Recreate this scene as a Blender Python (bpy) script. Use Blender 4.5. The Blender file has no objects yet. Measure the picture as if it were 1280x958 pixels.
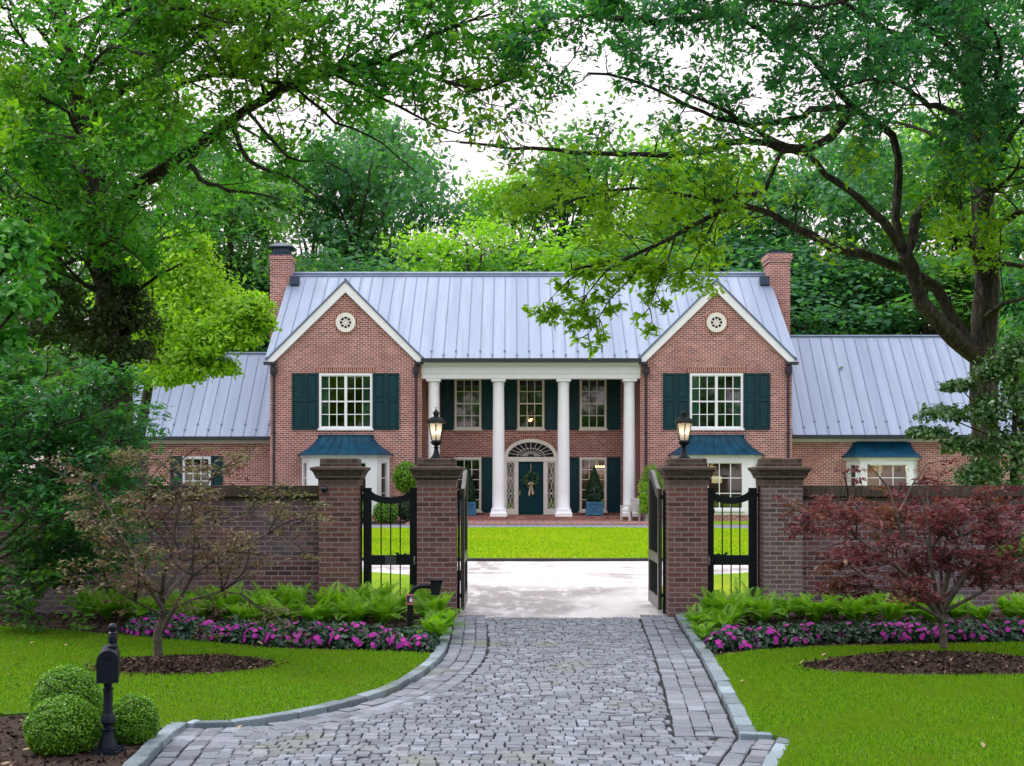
import bpy, math, random
import numpy as np
from mathutils import Vector, Matrix

scene = bpy.context.scene
COL = scene.collection
R = math.radians
F = 1671.0            # focal length of the photograph in pixels
HOR = 590.5           # its horizon row
CAM_H = 2.24

def at(px, py, Y):
    """world point seen at photo pixel (px, py) at distance Y"""
    return ((px - 640.0) * Y / F, Y, CAM_H - (py - HOR) * Y / F)

def gnd(px, py):
    Y = F * CAM_H / (py - HOR)
    return ((px - 640.0) * Y / F, Y)

# ------------------------------------------------------------------ objects
WL = {}
def tag(o, label=None, cat=None, group=None, kind=None):
    if label: o['label'] = label
    if cat: o['category'] = cat
    if group: o['group'] = group
    if kind: o['kind'] = kind
    return o

def thing(name, label, cat, loc=(0, 0, 0), group=None, rz=0.0):
    o = bpy.data.objects.new(name, None)
    o.empty_display_size = 0.2
    COL.objects.link(o)
    o.location = loc
    o.rotation_euler.z = rz
    WL[o.name] = tuple(loc) if rz == 0 else None
    return tag(o, label, cat, group)

def dup(o, parent=None):
    c = o.copy()
    COL.objects.link(c)
    if parent is not None:
        c.parent = parent
    for ch in list(o.children):
        dup(ch, c)
    return c

class MB:
    """collects faces of one mesh"""
    def __init__(s):
        s.v = []; s.f = []; s.m = []; s.fr = None
    def P(s, a, d, z):
        if s.fr is None: return (a, d, z)
        o, u, n = s.fr
        return (o[0] + u[0] * a + n[0] * d, o[1] + u[1] * a + n[1] * d, o[2] + z)
    def quad(s, pts, mi=0):
        b = len(s.v)
        s.v += [s.P(*p) for p in pts]
        s.f.append(tuple(range(b, b + len(pts)))); s.m.append(mi)
    def box(s, x0, x1, y0, y1, z0, z1, mi=0):
        if x0 > x1: x0, x1 = x1, x0
        if y0 > y1: y0, y1 = y1, y0
        b = len(s.v)
        s.v += [s.P(*p) for p in ((x0, y0, z0), (x1, y0, z0), (x1, y1, z0), (x0, y1, z0),
                                  (x0, y0, z1), (x1, y0, z1), (x1, y1, z1), (x0, y1, z1))]
        for q in ((0, 3, 2, 1), (4, 5, 6, 7), (0, 1, 5, 4), (1, 2, 6, 5), (2, 3, 7, 6), (3, 0, 4, 7)):
            s.f.append(tuple(b + i for i in q)); s.m.append(mi)
    def prism(s, poly, y0, y1, mi=0):
        """polygon in (x, z), counter-clockwise seen from -Y, run from y0 to y1"""
        b = len(s.v); n = len(poly)
        s.v += [s.P(p[0], y0, p[1]) for p in poly] + [s.P(p[0], y1, p[1]) for p in poly]
        s.f.append(tuple(range(b, b + n))); s.m.append(mi)
        s.f.append(tuple(range(b + 2 * n - 1, b + n - 1, -1))); s.m.append(mi)
        for i in range(n):
            j = (i + 1) % n
            s.f.append((b + j, b + i, b + n + i, b + n + j)); s.m.append(mi)
    def slab(s, poly, z0, z1, mi=0):
        """polygon in (x, y), counter-clockwise seen from above"""
        b = len(s.v); n = len(poly)
        s.v += [s.P(p[0], p[1], z0) for p in poly] + [s.P(p[0], p[1], z1) for p in poly]
        s.f.append(tuple(range(b + n - 1, b - 1, -1))); s.m.append(mi)
        s.f.append(tuple(range(b + n, b + 2 * n))); s.m.append(mi)
        for i in range(n):
            j = (i + 1) % n
            s.f.append((b + i, b + j, b + n + j, b + n + i)); s.m.append(mi)
    def lathe(s, prof, n=16, cx=0, cy=0, z=0, mi=0, a0=0.0):
        """profile of (radius, z) from bottom to top"""
        b = len(s.v)
        for r, h in prof:
            for k in range(n):
                a = a0 + 2 * math.pi * k / n
                s.v.append(s.P(cx + r * math.cos(a), cy + r * math.sin(a), z + h))
        for i in range(len(prof) - 1):
            for k in range(n):
                k2 = (k + 1) % n
                s.f.append((b + i * n + k, b + i * n + k2, b + (i + 1) * n + k2, b + (i + 1) * n + k)); s.m.append(mi)
        s.f.append(tuple(b + n - 1 - k for k in range(n))); s.m.append(mi)
        t = b + (len(prof) - 1) * n
        s.f.append(tuple(t + k for k in range(n))); s.m.append(mi)
    def square(s, prof, cx=0, cy=0, z=0, mi=0, ratio=1.0):
        """like lathe with a square section; profile gives half widths"""
        b = len(s.v)
        for r, h in prof:
            for sx, sy in ((-1, -1), (1, -1), (1, 1), (-1, 1)):
                s.v.append(s.P(cx + sx * r, cy + sy * r * ratio, z + h))
        for i in range(len(prof) - 1):
            for k in range(4):
                k2 = (k + 1) % 4
                s.f.append((b + i * 4 + k, b + i * 4 + k2, b + (i + 1) * 4 + k2, b + (i + 1) * 4 + k)); s.m.append(mi)
        s.f.append((b + 3, b + 2, b + 1, b)); s.m.append(mi)
        t = b + (len(prof) - 1) * 4
        s.f.append((t, t + 1, t + 2, t + 3)); s.m.append(mi)
    def tube(s, pts, rad, n=6, mi=0):
        pts = [np.asarray(p, float) for p in pts]
        if not hasattr(rad, '__len__'): rad = [rad] * len(pts)
        b = len(s.v); up = np.array((0.13, 0.29, 0.95))
        for i, p in enumerate(pts):
            t = pts[min(i + 1, len(pts) - 1)] - pts[max(i - 1, 0)]
            L = np.linalg.norm(t); t = t / L if L > 1e-9 else np.array((0, 0, 1.0))
            if i == 0:
                ref = up if abs(t @ up) < 0.93 else np.array((1.0, 0, 0))
                e1 = np.cross(ref, t)
            else:
                q = e1 - t * (e1 @ t)          # carry the frame along, so that the tube never twists
                e1 = q if np.linalg.norm(q) > 1e-6 else np.cross(up, t)
            e1 = e1 / np.linalg.norm(e1); e2 = np.cross(t, e1)
            for k in range(n):
                a = 2 * math.pi * k / n
                q = p + rad[i] * (math.cos(a) * e1 + math.sin(a) * e2)
                s.v.append(s.P(*q))
        for i in range(len(pts) - 1):
            for k in range(n):
                k2 = (k + 1) % n
                s.f.append((b + i * n + k, b + i * n + k2, b + (i + 1) * n + k2, b + (i + 1) * n + k)); s.m.append(mi)
        s.f.append(tuple(b + n - 1 - k for k in range(n))); s.m.append(mi)
        t = b + (len(pts) - 1) * n
        s.f.append(tuple(t + k for k in range(n))); s.m.append(mi)
    def build(s, name, mats, parent=None, smooth=False, loc=None):
        me = bpy.data.meshes.new(name)
        off = (0, 0, 0)
        if parent is not None:
            off = WL.get(parent.name) or (0, 0, 0)
        if loc is not None:
            off = loc
        me.from_pydata([(x - off[0], y - off[1], z - off[2]) for x, y, z in s.v], [], s.f)
        if not isinstance(mats, (list, tuple)): mats = [mats]
        for m in mats: me.materials.append(m)
        if len(mats) > 1: me.polygons.foreach_set('material_index', s.m)
        if smooth:
            me.polygons.foreach_set('use_smooth', [True] * len(me.polygons))
            try: me.set_sharp_from_angle(angle=R(40))
            except Exception: pass
        me.update()
        o = bpy.data.objects.new(name, me)
        COL.objects.link(o)
        if loc is not None: o.location = loc
        if parent is not None:
            o.parent = parent
            WL[o.name] = WL.get(parent.name) or (0, 0, 0)
        else:
            WL[o.name] = tuple(loc) if loc is not None else (0, 0, 0)
        return o

def part(name, mb, mat, parent, smooth=False, label=None):
    o = mb.build(name, mat, parent, smooth)
    if label: o['label'] = label
    return o
def struct(name, mb, mat, kind='structure'):
    o = mb.build(name, mat); o['kind'] = kind
    return o

# ------------------------------------------------------------------ materials
def srgb(r, g, b):
    f = lambda c: c / 12.92 if c <= 0.04045 else ((c + 0.055) / 1.055) ** 2.4
    return (f(r / 255.0), f(g / 255.0), f(b / 255.0), 1.0)

def newmat(name):
    m = bpy.data.materials.new(name); m.use_nodes = True
    nt = m.node_tree
    for n in list(nt.nodes): nt.nodes.remove(n)
    out = nt.nodes.new('ShaderNodeOutputMaterial')
    return m, nt, out
def N(nt, t, **kw):
    n = nt.nodes.new(t)
    for k, v in kw.items(): setattr(n, k, v)
    return n
def objco(nt, scale=None):
    tc = N(nt, 'ShaderNodeTexCoord')
    if scale is None: return tc.outputs['Object']
    mp = N(nt, 'ShaderNodeMapping'); mp.inputs['Scale'].default_value = scale
    nt.links.new(tc.outputs['Object'], mp.inputs['Vector'])
    return mp.outputs['Vector']
def mixc(nt, a, b, fac, mode='MIX'):
    n = N(nt, 'ShaderNodeMix', data_type='RGBA', blend_type=mode)
    for sock, val in ((n.inputs[0], fac), (n.inputs[6], a), (n.inputs[7], b)):
        if hasattr(val, 'is_output') or hasattr(val, 'links'): nt.links.new(val, sock)
        else: sock.default_value = val
    return n.outputs[2]
def noise(nt, co, scale, detail=4, rough=0.55):
    n = N(nt, 'ShaderNodeTexNoise'); n.inputs['Scale'].default_value = scale
    n.inputs['Detail'].default_value = detail; n.inputs['Roughness'].default_value = rough
    nt.links.new(co, n.inputs['Vector'])
    return n.outputs['Fac']
def ramp(nt, fac, stops):
    n = N(nt, 'ShaderNodeValToRGB')
    cr = n.color_ramp
    while len(cr.elements) < len(stops): cr.elements.new(0.5)
    for e, (p, c) in zip(cr.elements, stops):
        e.position = p; e.color = c if len(c) == 4 else (*c, 1)
    nt.links.new(fac, n.inputs['Fac'])
    return n.outputs['Color']
def bumpn(nt, h, strength, dist=0.01):
    n = N(nt, 'ShaderNodeBump'); n.inputs['Strength'].default_value = strength; n.inputs['Distance'].default_value = dist
    nt.links.new(h, n.inputs['Height'])
    return n.outputs['Normal']
def bsdf(nt, out, col, rough=0.6, metal=0.0, spec=0.5, normal=None):
    b = N(nt, 'ShaderNodeBsdfPrincipled')
    if hasattr(col, 'links'): nt.links.new(col, b.inputs['Base Color'])
    else: b.inputs['Base Color'].default_value = col
    if hasattr(rough, 'links'): nt.links.new(rough, b.inputs['Roughness'])
    else: b.inputs['Roughness'].default_value = rough
    b.inputs['Metallic'].default_value = metal
    b.inputs['Specular IOR Level'].default_value = spec
    if normal is not None: nt.links.new(normal, b.inputs['Normal'])
    if out is not None: nt.links.new(b.outputs[0], out.inputs['Surface'])
    return b

def paint(name, c, rough=0.5, var=0.12, scale=3.0, metal=0.0, spec=0.5, bump=0.0):
    m, nt, out = newmat(name)
    co = objco(nt)
    n = noise(nt, co, scale, 5)
    c2 = tuple(x * (1 - var * 2) for x in c[:3]) + (1,)
    col = ramp(nt, n, [(0.3, c2), (0.7, c)])
    nr = bumpn(nt, noise(nt, co, scale * 12, 3), bump, 0.01) if bump else None
    bsdf(nt, out, col, rough, metal, spec, nr)
    return m

def speckle(name, stops, scale, rough=0.85, bump=0.4, bdist=0.01, scale2=0.6, tint=None, tintamt=0.5, spec=0.3):
    m, nt, out = newmat(name)
    co = objco(nt)
    f = noise(nt, co, scale, 6, 0.7)
    col = ramp(nt, f, stops)
    if tint is not None:
        f2 = noise(nt, co, scale2, 4)
        r2 = ramp(nt, f2, [(0.45, (0, 0, 0, 1)), (0.65, (tintamt,) * 3 + (1,))])
        col = mixc(nt, col, tint, r2)
    bsdf(nt, out, col, rough, 0, spec, bumpn(nt, f, bump, bdist))
    return m

def brick(name, c1, c2, c3, mortar, bw, bh, mw, stain=None, stainamt=0.5, rough=0.85, upright=False, bump=0.6):
    m, nt, out = newmat(name)
    tc = N(nt, 'ShaderNodeTexCoord'); ge = N(nt, 'ShaderNodeNewGeometry')
    sp = N(nt, 'ShaderNodeSeparateXYZ'); nt.links.new(tc.outputs['Object'], sp.inputs[0])
    sn = N(nt, 'ShaderNodeSeparateXYZ'); nt.links.new(tc.outputs['Normal'], sn.inputs[0])
    def absgt(sock):
        a = N(nt, 'ShaderNodeMath', operation='ABSOLUTE'); nt.links.new(sock, a.inputs[0])
        g = N(nt, 'ShaderNodeMath', operation='GREATER_THAN'); nt.links.new(a.outputs[0], g.inputs[0]); g.inputs[1].default_value = 0.6
        return g.outputs[0]
    def fmix(a, b, f):
        n = N(nt, 'ShaderNodeMix', data_type='FLOAT')
        nt.links.new(f, n.inputs[0]); nt.links.new(a, n.inputs[2]); nt.links.new(b, n.inputs[3])
        return n.outputs[0]
    u = fmix(sp.outputs[0], sp.outputs[1], absgt(sn.outputs[0]))
    v = fmix(sp.outputs[2], sp.outputs[1], absgt(sn.outputs[2]))
    cb = N(nt, 'ShaderNodeCombineXYZ')
    nt.links.new(v if upright else u, cb.inputs[0]); nt.links.new(u if upright else v, cb.inputs[1])
    def bt(ca, cbb, cm):
        b = N(nt, 'ShaderNodeTexBrick'); b.offset = 0.5
        nt.links.new(cb.outputs[0], b.inputs['Vector'])
        b.inputs['Color1'].default_value = ca; b.inputs['Color2'].default_value = cbb; b.inputs['Mortar'].default_value = cm
        b.inputs['Scale'].default_value = 1.0; b.inputs['Mortar Size'].default_value = mw
        b.inputs['Mortar Smooth'].default_value = 0.2
        b.inputs['Brick Width'].default_value = bw; b.inputs['Row Height'].default_value = bh
        return b
    b1 = bt((0, 0, 0, 1), (1, 1, 1, 1), (0.5, 0.5, 0.5, 1))
    per = ramp(nt, b1.outputs['Color'], [(0.0, c1), (0.45, c2), (0.8, c2), (1.0, c3)])
    fine = noise(nt, tc.outputs['Object'], 40.0, 4, 0.7)
    per = mixc(nt, per, (0.0, 0.0, 0.0, 1), ramp(nt, fine, [(0.3, (0.35,) * 3 + (1,)), (0.6, (0, 0, 0, 1))]))
    big = noise(nt, tc.outputs['Object'], 0.8, 5, 0.6)
    col = mixc(nt, per, mortar, b1.outputs['Fac'])
    if stain is not None:
        col = mixc(nt, col, stain, ramp(nt, big, [(0.42, (0, 0, 0, 1)), (0.68, (stainamt,) * 3 + (1,))]))
    inv = N(nt, 'ShaderNodeMath', operation='SUBTRACT'); inv.inputs[0].default_value = 1.0
    nt.links.new(b1.outputs['Fac'], inv.inputs[1])
    ad = N(nt, 'ShaderNodeMath', operation='MULTIPLY_ADD'); nt.links.new(fine, ad.inputs[0]); ad.inputs[1].default_value = 0.4
    nt.links.new(inv.outputs[0], ad.inputs[2])
    bsdf(nt, out, col, rough, 0, 0.25, bumpn(nt, ad.outputs[0], bump, 0.008))
    return m

def leafmat(name, stops, trans=0.4, rough=0.5, spec=0.4, tint=1.35, wash=None, wscale=0.25, tg=1.1, tb=0.45):
    """leaves: a colour per leaf out of stops, light passing through"""
    m, nt, out = newmat(name)
    a = N(nt, 'ShaderNodeAttribute', attribute_name='rnd')
    col = ramp(nt, a.outputs['Fac'], stops)
    if wash is not None:
        co = objco(nt)
        f = noise(nt, co, wscale, 3)
        col = mixc(nt, col, wash, ramp(nt, f, [(0.48, (0, 0, 0, 1)), (0.62, (0.75,) * 3 + (1,))]))
    b = bsdf(nt, None, col, rough, 0, spec)
    tr = N(nt, 'ShaderNodeBsdfTranslucent')
    tcol = mixc(nt, col, (tint, tint * tg, tb, 1), 1.0, 'MULTIPLY')
    nt.links.new(tcol, tr.inputs['Color'])
    mx = N(nt, 'ShaderNodeMixShader'); mx.inputs[0].default_value = trans
    nt.links.new(b.outputs[0], mx.inputs[1]); nt.links.new(tr.outputs[0], mx.inputs[2])
    nt.links.new(mx.outputs[0], out.inputs['Surface'])
    return m

def glassmat(name, tint=(0.5, 0.55, 0.52), refl=1.0):
    m, nt, out = newmat(name)
    t = N(nt, 'ShaderNodeBsdfTransparent'); t.inputs[0].default_value = (*tint, 1)
    g = N(nt, 'ShaderNodeBsdfGlossy'); g.inputs['Roughness'].default_value = 0.03
    fr = N(nt, 'ShaderNodeFresnel'); fr.inputs['IOR'].default_value = 1.5
    mu = N(nt, 'ShaderNodeMath', operation='MULTIPLY_ADD'); mu.use_clamp = True
    nt.links.new(fr.outputs[0], mu.inputs[0]); mu.inputs[1].default_value = 1.0 * refl; mu.inputs[2].default_value = 0.06 * refl
    mx = N(nt, 'ShaderNodeMixShader')
    nt.links.new(mu.outputs[0], mx.inputs[0]); nt.links.new(t.outputs[0], mx.inputs[1]); nt.links.new(g.outputs[0], mx.inputs[2])
    nt.links.new(mx.outputs[0], out.inputs['Surface'])
    return m

def glow(name, c, strength):
    m, nt, out = newmat(name)
    e = N(nt, 'ShaderNodeEmission'); e.inputs[0].default_value = (*c, 1); e.inputs[1].default_value = strength
    nt.links.new(e.outputs[0], out.inputs['Surface'])
    return m

# ------------------------------------------------------------------ leaves
def leaf_arrays(rng, C, out, L, W, flat=0.0, droop=0.0, ls=0.36, adir=None):
    """random leaf directions; out: preferred normal (N,3) or None, flat: pull of the normal to the vertical"""
    n = len(C)
    nr = rng.normal(size=(n, 3))
    if out is not None: nr = nr * 0.7 + out
    nr[:, 2] += flat
    nr /= np.linalg.norm(nr, axis=1, keepdims=True) + 1e-9
    a = rng.normal(size=(n, 3)); a[:, 2] -= droop
    if adir is not None: a = a * 0.35 + adir
    a -= nr * np.sum(a * nr, axis=1, keepdims=True)
    a /= np.linalg.norm(a, axis=1, keepdims=True) + 1e-9
    sz = np.clip(rng.normal(1.0, ls, size=n), 0.4, 1.8)
    return a, nr, L * sz, W * sz

def leaves_mesh(name, C, a, nr, L, W, mat, rng, fold=0.18, rnd=None):
    n = len(C)
    b = np.cross(nr, a)
    L = np.asarray(L)[:, None]; W = np.asarray(W)[:, None]
    v = np.empty((n, 4, 3))
    v[:, 0] = C - a * L * 0.5
    v[:, 1] = C + b * W * 0.5 + nr * W * fold + a * L * 0.06
    v[:, 2] = C + a * L * 0.5
    v[:, 3] = C - b * W * 0.5 + nr * W * fold + a * L * 0.06
    me = bpy.data.meshes.new(name)
    me.vertices.add(n * 4)
    me.vertices.foreach_set('co', v.reshape(-1).astype(np.float32))
    me.loops.add(n * 4)
    me.loops.foreach_set('vertex_index', np.arange(n * 4, dtype=np.int32))
    me.polygons.add(n)
    me.polygons.foreach_set('loop_start', np.arange(0, n * 4, 4, dtype=np.int32))
    try: me.polygons.foreach_set('loop_total', np.full(n, 4, dtype=np.int32))
    except Exception: pass
    at_ = me.attributes.new('rnd', 'FLOAT', 'FACE')
    at_.data.foreach_set('value', (rng.random(n) if rnd is None else rnd).astype(np.float32))
    me.materials.append(mat)
    me.update(calc_edges=True)
    return me
def link(name, me, parent=None, loc=None):
    o = bpy.data.objects.new(name, me); COL.objects.link(o)
    if parent is not None: o.parent = parent
    if loc is not None: o.location = loc
    return o

def sphere_pts(rng, n):
    d = rng.normal(size=(n, 3)); return d / (np.linalg.norm(d, axis=1, keepdims=True) + 1e-9)

def lobe_leaves(rng, lobes, per, clump=10, csd=0.16, shell=0.45, up=0.35):
    """leaf centres in clumps spread over ellipsoid lobes (cx, cy, cz, rx, ry, rz); returns centres, outward normals, clump shade number"""
    C = []; O = []; S = []
    for (cx, cy, cz, rx, ry, rz) in lobes:
        k = max(3, int(per / clump))
        d = sphere_pts(rng, k)
        d[:, 2] = np.where(d[:, 2] < -0.35, -d[:, 2] * 0.6, d[:, 2])
        rr = rng.random(k) ** shell
        cc = d * rr[:, None]
        n = clump
        off = rng.normal(size=(k, n, 3)) * csd
        P = (cc[:, None, :] + off)
        C.append((P * np.array((rx, ry, rz)) + np.array((cx, cy, cz))).reshape(-1, 3))
        o = d.copy(); o[:, 2] += up
        O.append(np.repeat(o, n, axis=0))
        S.append(np.repeat(rng.random(k), n) * 0.6 + rng.random(k * n) * 0.4)
    return np.concatenate(C), np.concatenate(O), np.concatenate(S)

def spline(pts, step=0.35):
    """Catmull-Rom through pts, about one point every step metres"""
    P = [np.asarray(p, float) for p in pts]
    P = [2 * P[0] - P[1]] + P + [2 * P[-1] - P[-2]]
    out = []
    for i in range(1, len(P) - 2):
        L = np.linalg.norm(P[i + 1] - P[i]); k = max(1, int(L / step))
        for j in range(k):
            t = j / k
            p0, p1, p2, p3 = P[i - 1:i + 3]
            out.append(0.5 * (2 * p1 + (p2 - p0) * t + (2 * p0 - 5 * p1 + 4 * p2 - p3) * t * t + (3 * p1 - p0 - 3 * p2 + p3) * t ** 3))
    out.append(P[-2])
    return out
# ------------------------------------------------------------------ palette
M = {}
M['house_brick'] = brick('house_brick', (0.13, 0.040, 0.042, 1), (0.325, 0.102, 0.095, 1), (0.50, 0.20, 0.175, 1), (0.66, 0.54, 0.50, 1),
                         0.25, 0.092, 0.013, stain=(0.23, 0.10, 0.09, 1), stainamt=0.5)
M['house_soldier'] = brick('house_soldier', (0.15, 0.048, 0.036, 1), (0.29, 0.092, 0.068, 1), (0.36, 0.13, 0.09, 1), (0.50, 0.40, 0.34, 1),
                           0.32, 0.092, 0.012, upright=True)
M['wall_brick'] = brick('wall_brick', (0.055, 0.032, 0.040, 1), (0.135, 0.066, 0.074, 1), (0.21, 0.105, 0.11, 1), (0.23, 0.205, 0.205, 1),
                        0.212, 0.0775, 0.0095, stain=(0.14, 0.135, 0.165, 1), stainamt=0.65)
M['pillar_brick'] = brick('pillar_brick', (0.085, 0.042, 0.040, 1), (0.165, 0.076, 0.066, 1), (0.22, 0.115, 0.10, 1), (0.22, 0.195, 0.18, 1),
                          0.212, 0.0775, 0.0095, stain=(0.09, 0.085, 0.09, 1), stainamt=0.35)
M['grey_pillar_brick'] = brick('grey_pillar_brick', (0.085, 0.062, 0.06, 1), (0.140, 0.095, 0.088, 1), (0.20, 0.15, 0.14, 1), (0.24, 0.22, 0.21, 1),
                               0.205, 0.0735, 0.011, stain=(0.17, 0.16, 0.17, 1), stainamt=0.7)
M['coping'] = brick('coping', (0.045, 0.035, 0.028, 1), (0.078, 0.056, 0.043, 1), (0.11, 0.08, 0.06, 1), (0.075, 0.068, 0.058, 1),
                    0.40, 0.078, 0.010, stain=(0.028, 0.030, 0.022, 1), stainamt=0.8, upright=True)
M['cap_stone'] = brick('cap_stone', (0.06, 0.040, 0.034, 1), (0.115, 0.075, 0.060, 1), (0.19, 0.14, 0.11, 1), (0.16, 0.14, 0.12, 1),
                       0.205, 0.068, 0.008, stain=(0.03, 0.03, 0.022, 1), stainamt=0.8)
def roofmat():
    m, nt, out = newmat('roof_metal')
    pan = noise(nt, objco(nt, (1.8, 0.05, 0.05)), 1.0, 1)
    streak = noise(nt, objco(nt, (4.0, 0.25, 0.25)), 1.0, 5, 0.6)
    col = ramp(nt, pan, [(0.35, (0.20, 0.254, 0.365, 1)), (0.65, (0.25, 0.303, 0.42, 1))])
    col = mixc(nt, col, (0.15, 0.185, 0.26, 1), ramp(nt, streak, [(0.50, (0, 0, 0, 1)), (0.75, (0.55,) * 3 + (1,))]))
    bsdf(nt, out, col, 0.45, 0.2, 0.45, bumpn(nt, pan, 0.3, 0.05))
    return m
M['roof'] = roofmat()
M['seam'] = paint('roof_seam', (0.15, 0.20, 0.30, 1), 0.45, 0.1, 2, 0.3)
M['gutter'] = paint('gutter_metal', (0.018, 0.026, 0.04, 1), 0.4, 0.1)
M['flash'] = paint('flashing_metal', (0.03, 0.055, 0.095, 1), 0.4, 0.1, metal=0.3)
M['bay_roof'] = paint('bay_roof_metal', (0.0015, 0.058, 0.115, 1), 0.5, 0.25, 2.0, 0.0, 0.2)
M['white'] = paint('white_paint', (0.77, 0.81, 0.86, 1), 0.5, 0.03, 2.0)
M['warm_white'] = paint('aged_white_paint', (0.74, 0.73, 0.69, 1), 0.5, 0.04, 2.0)
M['shutter'] = paint('shutter_paint', (0.0015, 0.038, 0.050, 1), 0.45, 0.1, 3.0, spec=0.25)
M['door'] = paint('door_paint', (0.0015, 0.042, 0.058, 1), 0.5, 0.1, 3.0, spec=0.15)
M['glass'] = glassmat('window_glass', (0.66, 0.70, 0.66), 1.3)
M['pipe'] = paint('downpipe_paint', (0.022, 0.014, 0.03, 1), 0.5, 0.1)
M['porch_brick'] = brick('porch_brick', (0.16, 0.055, 0.05, 1), (0.27, 0.10, 0.085, 1), (0.36, 0.17, 0.14, 1), (0.34, 0.25, 0.22, 1), 0.24, 0.11, 0.012)
M['apron_brick'] = brick('apron_brick', (0.22, 0.10, 0.095, 1), (0.32, 0.15, 0.135, 1), (0.40, 0.21, 0.19, 1), (0.42, 0.34, 0.32, 1), 0.24, 0.30, 0.012, upright=True)
M['room'] = paint('room_plaster', (0.16, 0.13, 0.10, 1), 0.9, 0.15, 0.7)
M['curtain'] = paint('curtain_cloth', (0.25, 0.72, 0.74, 1), 0.9, 0.08)
M['dark_inside'] = paint('vent_dark', (0.01, 0.01, 0.012, 1), 0.9)
M['bulb'] = glow('warm_bulb', (1.0, 0.50, 0.16), 26.0)
M['shade_glow'] = glow('lamp_shade_lit', (1.0, 0.78, 0.42), 0.9)
M['iron'] = paint('black_iron', (0.005, 0.010, 0.012, 1), 0.5, 0.15, 8, spec=0.2)
M['bronze'] = paint('dark_bronze', (0.05, 0.032, 0.022, 1), 0.45, 0.15, 6, 0.3)
M['stain_teak'] = paint('grey_white_timber', (0.58, 0.58, 0.57, 1), 0.6, 0.08)

# ------------------------------------------------------------------ the house
HX, HY = 0.87, 61.0
house = thing('brick_house', 'two storey red brick house with white columns, green shutters and pale metal roof', 'house', (HX, HY, 0))

def wall(mb, u0, u1, z0, z1, v, t, holes=()):
    """wall in the u-z plane at front v, thickness t, with rectangular openings"""
    us = sorted({u0, u1, *[h[0] for h in holes], *[h[1] for h in holes]})
    zs = sorted({z0, z1, *[h[2] for h in holes], *[h[3] for h in holes]})
    solid = lambda i, j: 0 <= i < len(us) - 1 and 0 <= j < len(zs) - 1 and not any(
        h[0] - 1e-6 < (us[i] + us[i + 1]) / 2 < h[1] + 1e-6 and h[2] - 1e-6 < (zs[j] + zs[j + 1]) / 2 < h[3] + 1e-6 for h in holes)
    for i in range(len(us) - 1):
        for j in range(len(zs) - 1):
            if not solid(i, j): continue
            a, b, c, d = us[i], us[i + 1], zs[j], zs[j + 1]
            mb.quad([(a, v, c), (b, v, c), (b, v, d), (a, v, d)])
            mb.quad([(b, v + t, c), (a, v + t, c), (a, v + t, d), (b, v + t, d)])
            if not solid(i - 1, j): mb.quad([(a, v + t, c), (a, v, c), (a, v, d), (a, v + t, d)])
            if not solid(i + 1, j): mb.quad([(b, v, c), (b, v + t, c), (b, v + t, d), (b, v, d)])
            if not solid(i, j - 1): mb.quad([(a, v + t, c), (b, v + t, c), (b, v, c), (a, v, c)])
            if not solid(i, j + 1): mb.quad([(a, v, d), (b, v, d), (b, v + t, d), (a, v + t, d)])

def HMB(fr=None):
    m = MB(); m.fr = fr or ((HX, HY, 0), (1, 0), (0, 1)); return m

def window(parent, uc, z0, z1, hw, v, cols, rows, twin=False, fr=None, mat='white', curtains=False, cas=0.10, sill=True, name='window', mun=0.036):
    """a sash window: casing, rails and glazing bars in one mesh, a pane behind, curtains where the photo shows them"""
    m = HMB(fr)
    a, b = uc - hw, uc + hw
    m.box(a, a + cas, v - 0.04, v + 0.14, z0, z1); m.box(b - cas, b, v - 0.04, v + 0.14, z0, z1)
    m.box(a + cas, b - cas, v - 0.038, v + 0.138, z1 - cas, z1); m.box(a + cas, b - cas, v - 0.038, v + 0.138, z0, z0 + cas * 0.8)
    if sill: m.box(a - 0.05, b + 0.05, v - 0.09, v - 0.042, z0 - 0.06, z0 + 0.03)
    ia, ib, iz0, iz1 = a + cas, b - cas, z0 + cas * 0.8, z1 - cas
    bays = [(ia, uc - 0.06), (uc + 0.06, ib)] if twin else [(ia, ib)]
    if twin: m.box(uc - 0.06, uc + 0.06, v - 0.03, v + 0.132, iz0, iz1)
    zm = (iz0 + iz1) / 2
    for (p, q) in bays:
        for zz, hh in ((iz0 + 0.02, 0.02), (iz1 - 0.02, 0.02)):
            m.box(p, q, v + 0.02, v + 0.11, zz - hh, zz + hh)
        for k in range(1, rows):
            zz = iz0 + (iz1 - iz0) * k / rows
            h = 0.034 if abs(zz - zm) < 0.05 else mun / 2
            m.box(p, q, v + 0.025 + (0.004 if h < 0.03 else 0), v + 0.11, zz - h, zz + h)
        for k in range(1, cols):
            x = p + (q - p) * k / cols
            m.box(x - mun / 2, x + mun / 2, v + 0.033, v + 0.108, iz0, iz1)
    w = part(name, m, M[mat], parent)
    g = HMB(fr); g.box(ia + 0.001, ib - 0.001, v + 0.062, v + 0.068, iz0 + 0.001, iz1 - 0.001)
    part('pane', g, M['glass'], w)
    if curtains:
        for side in (-1, 1):
            c = HMB(fr); n = 9
            e = ib if side > 0 else ia
            wd = hw * 0.30
            for k in range(n):
                x0, x1 = e - side * wd * k / n, e - side * wd * (k + 1) / n
                d0, d1 = v + 0.22 + 0.03 * (k % 2), v + 0.22 + 0.03 * ((k + 1) % 2)
                c.quad([(x0, d0, iz0), (x1, d1, iz0), (x1, d1, iz1), (x0, d0, iz1)])
            part('curtain', c, M['curtain'], w)
    return w

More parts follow.
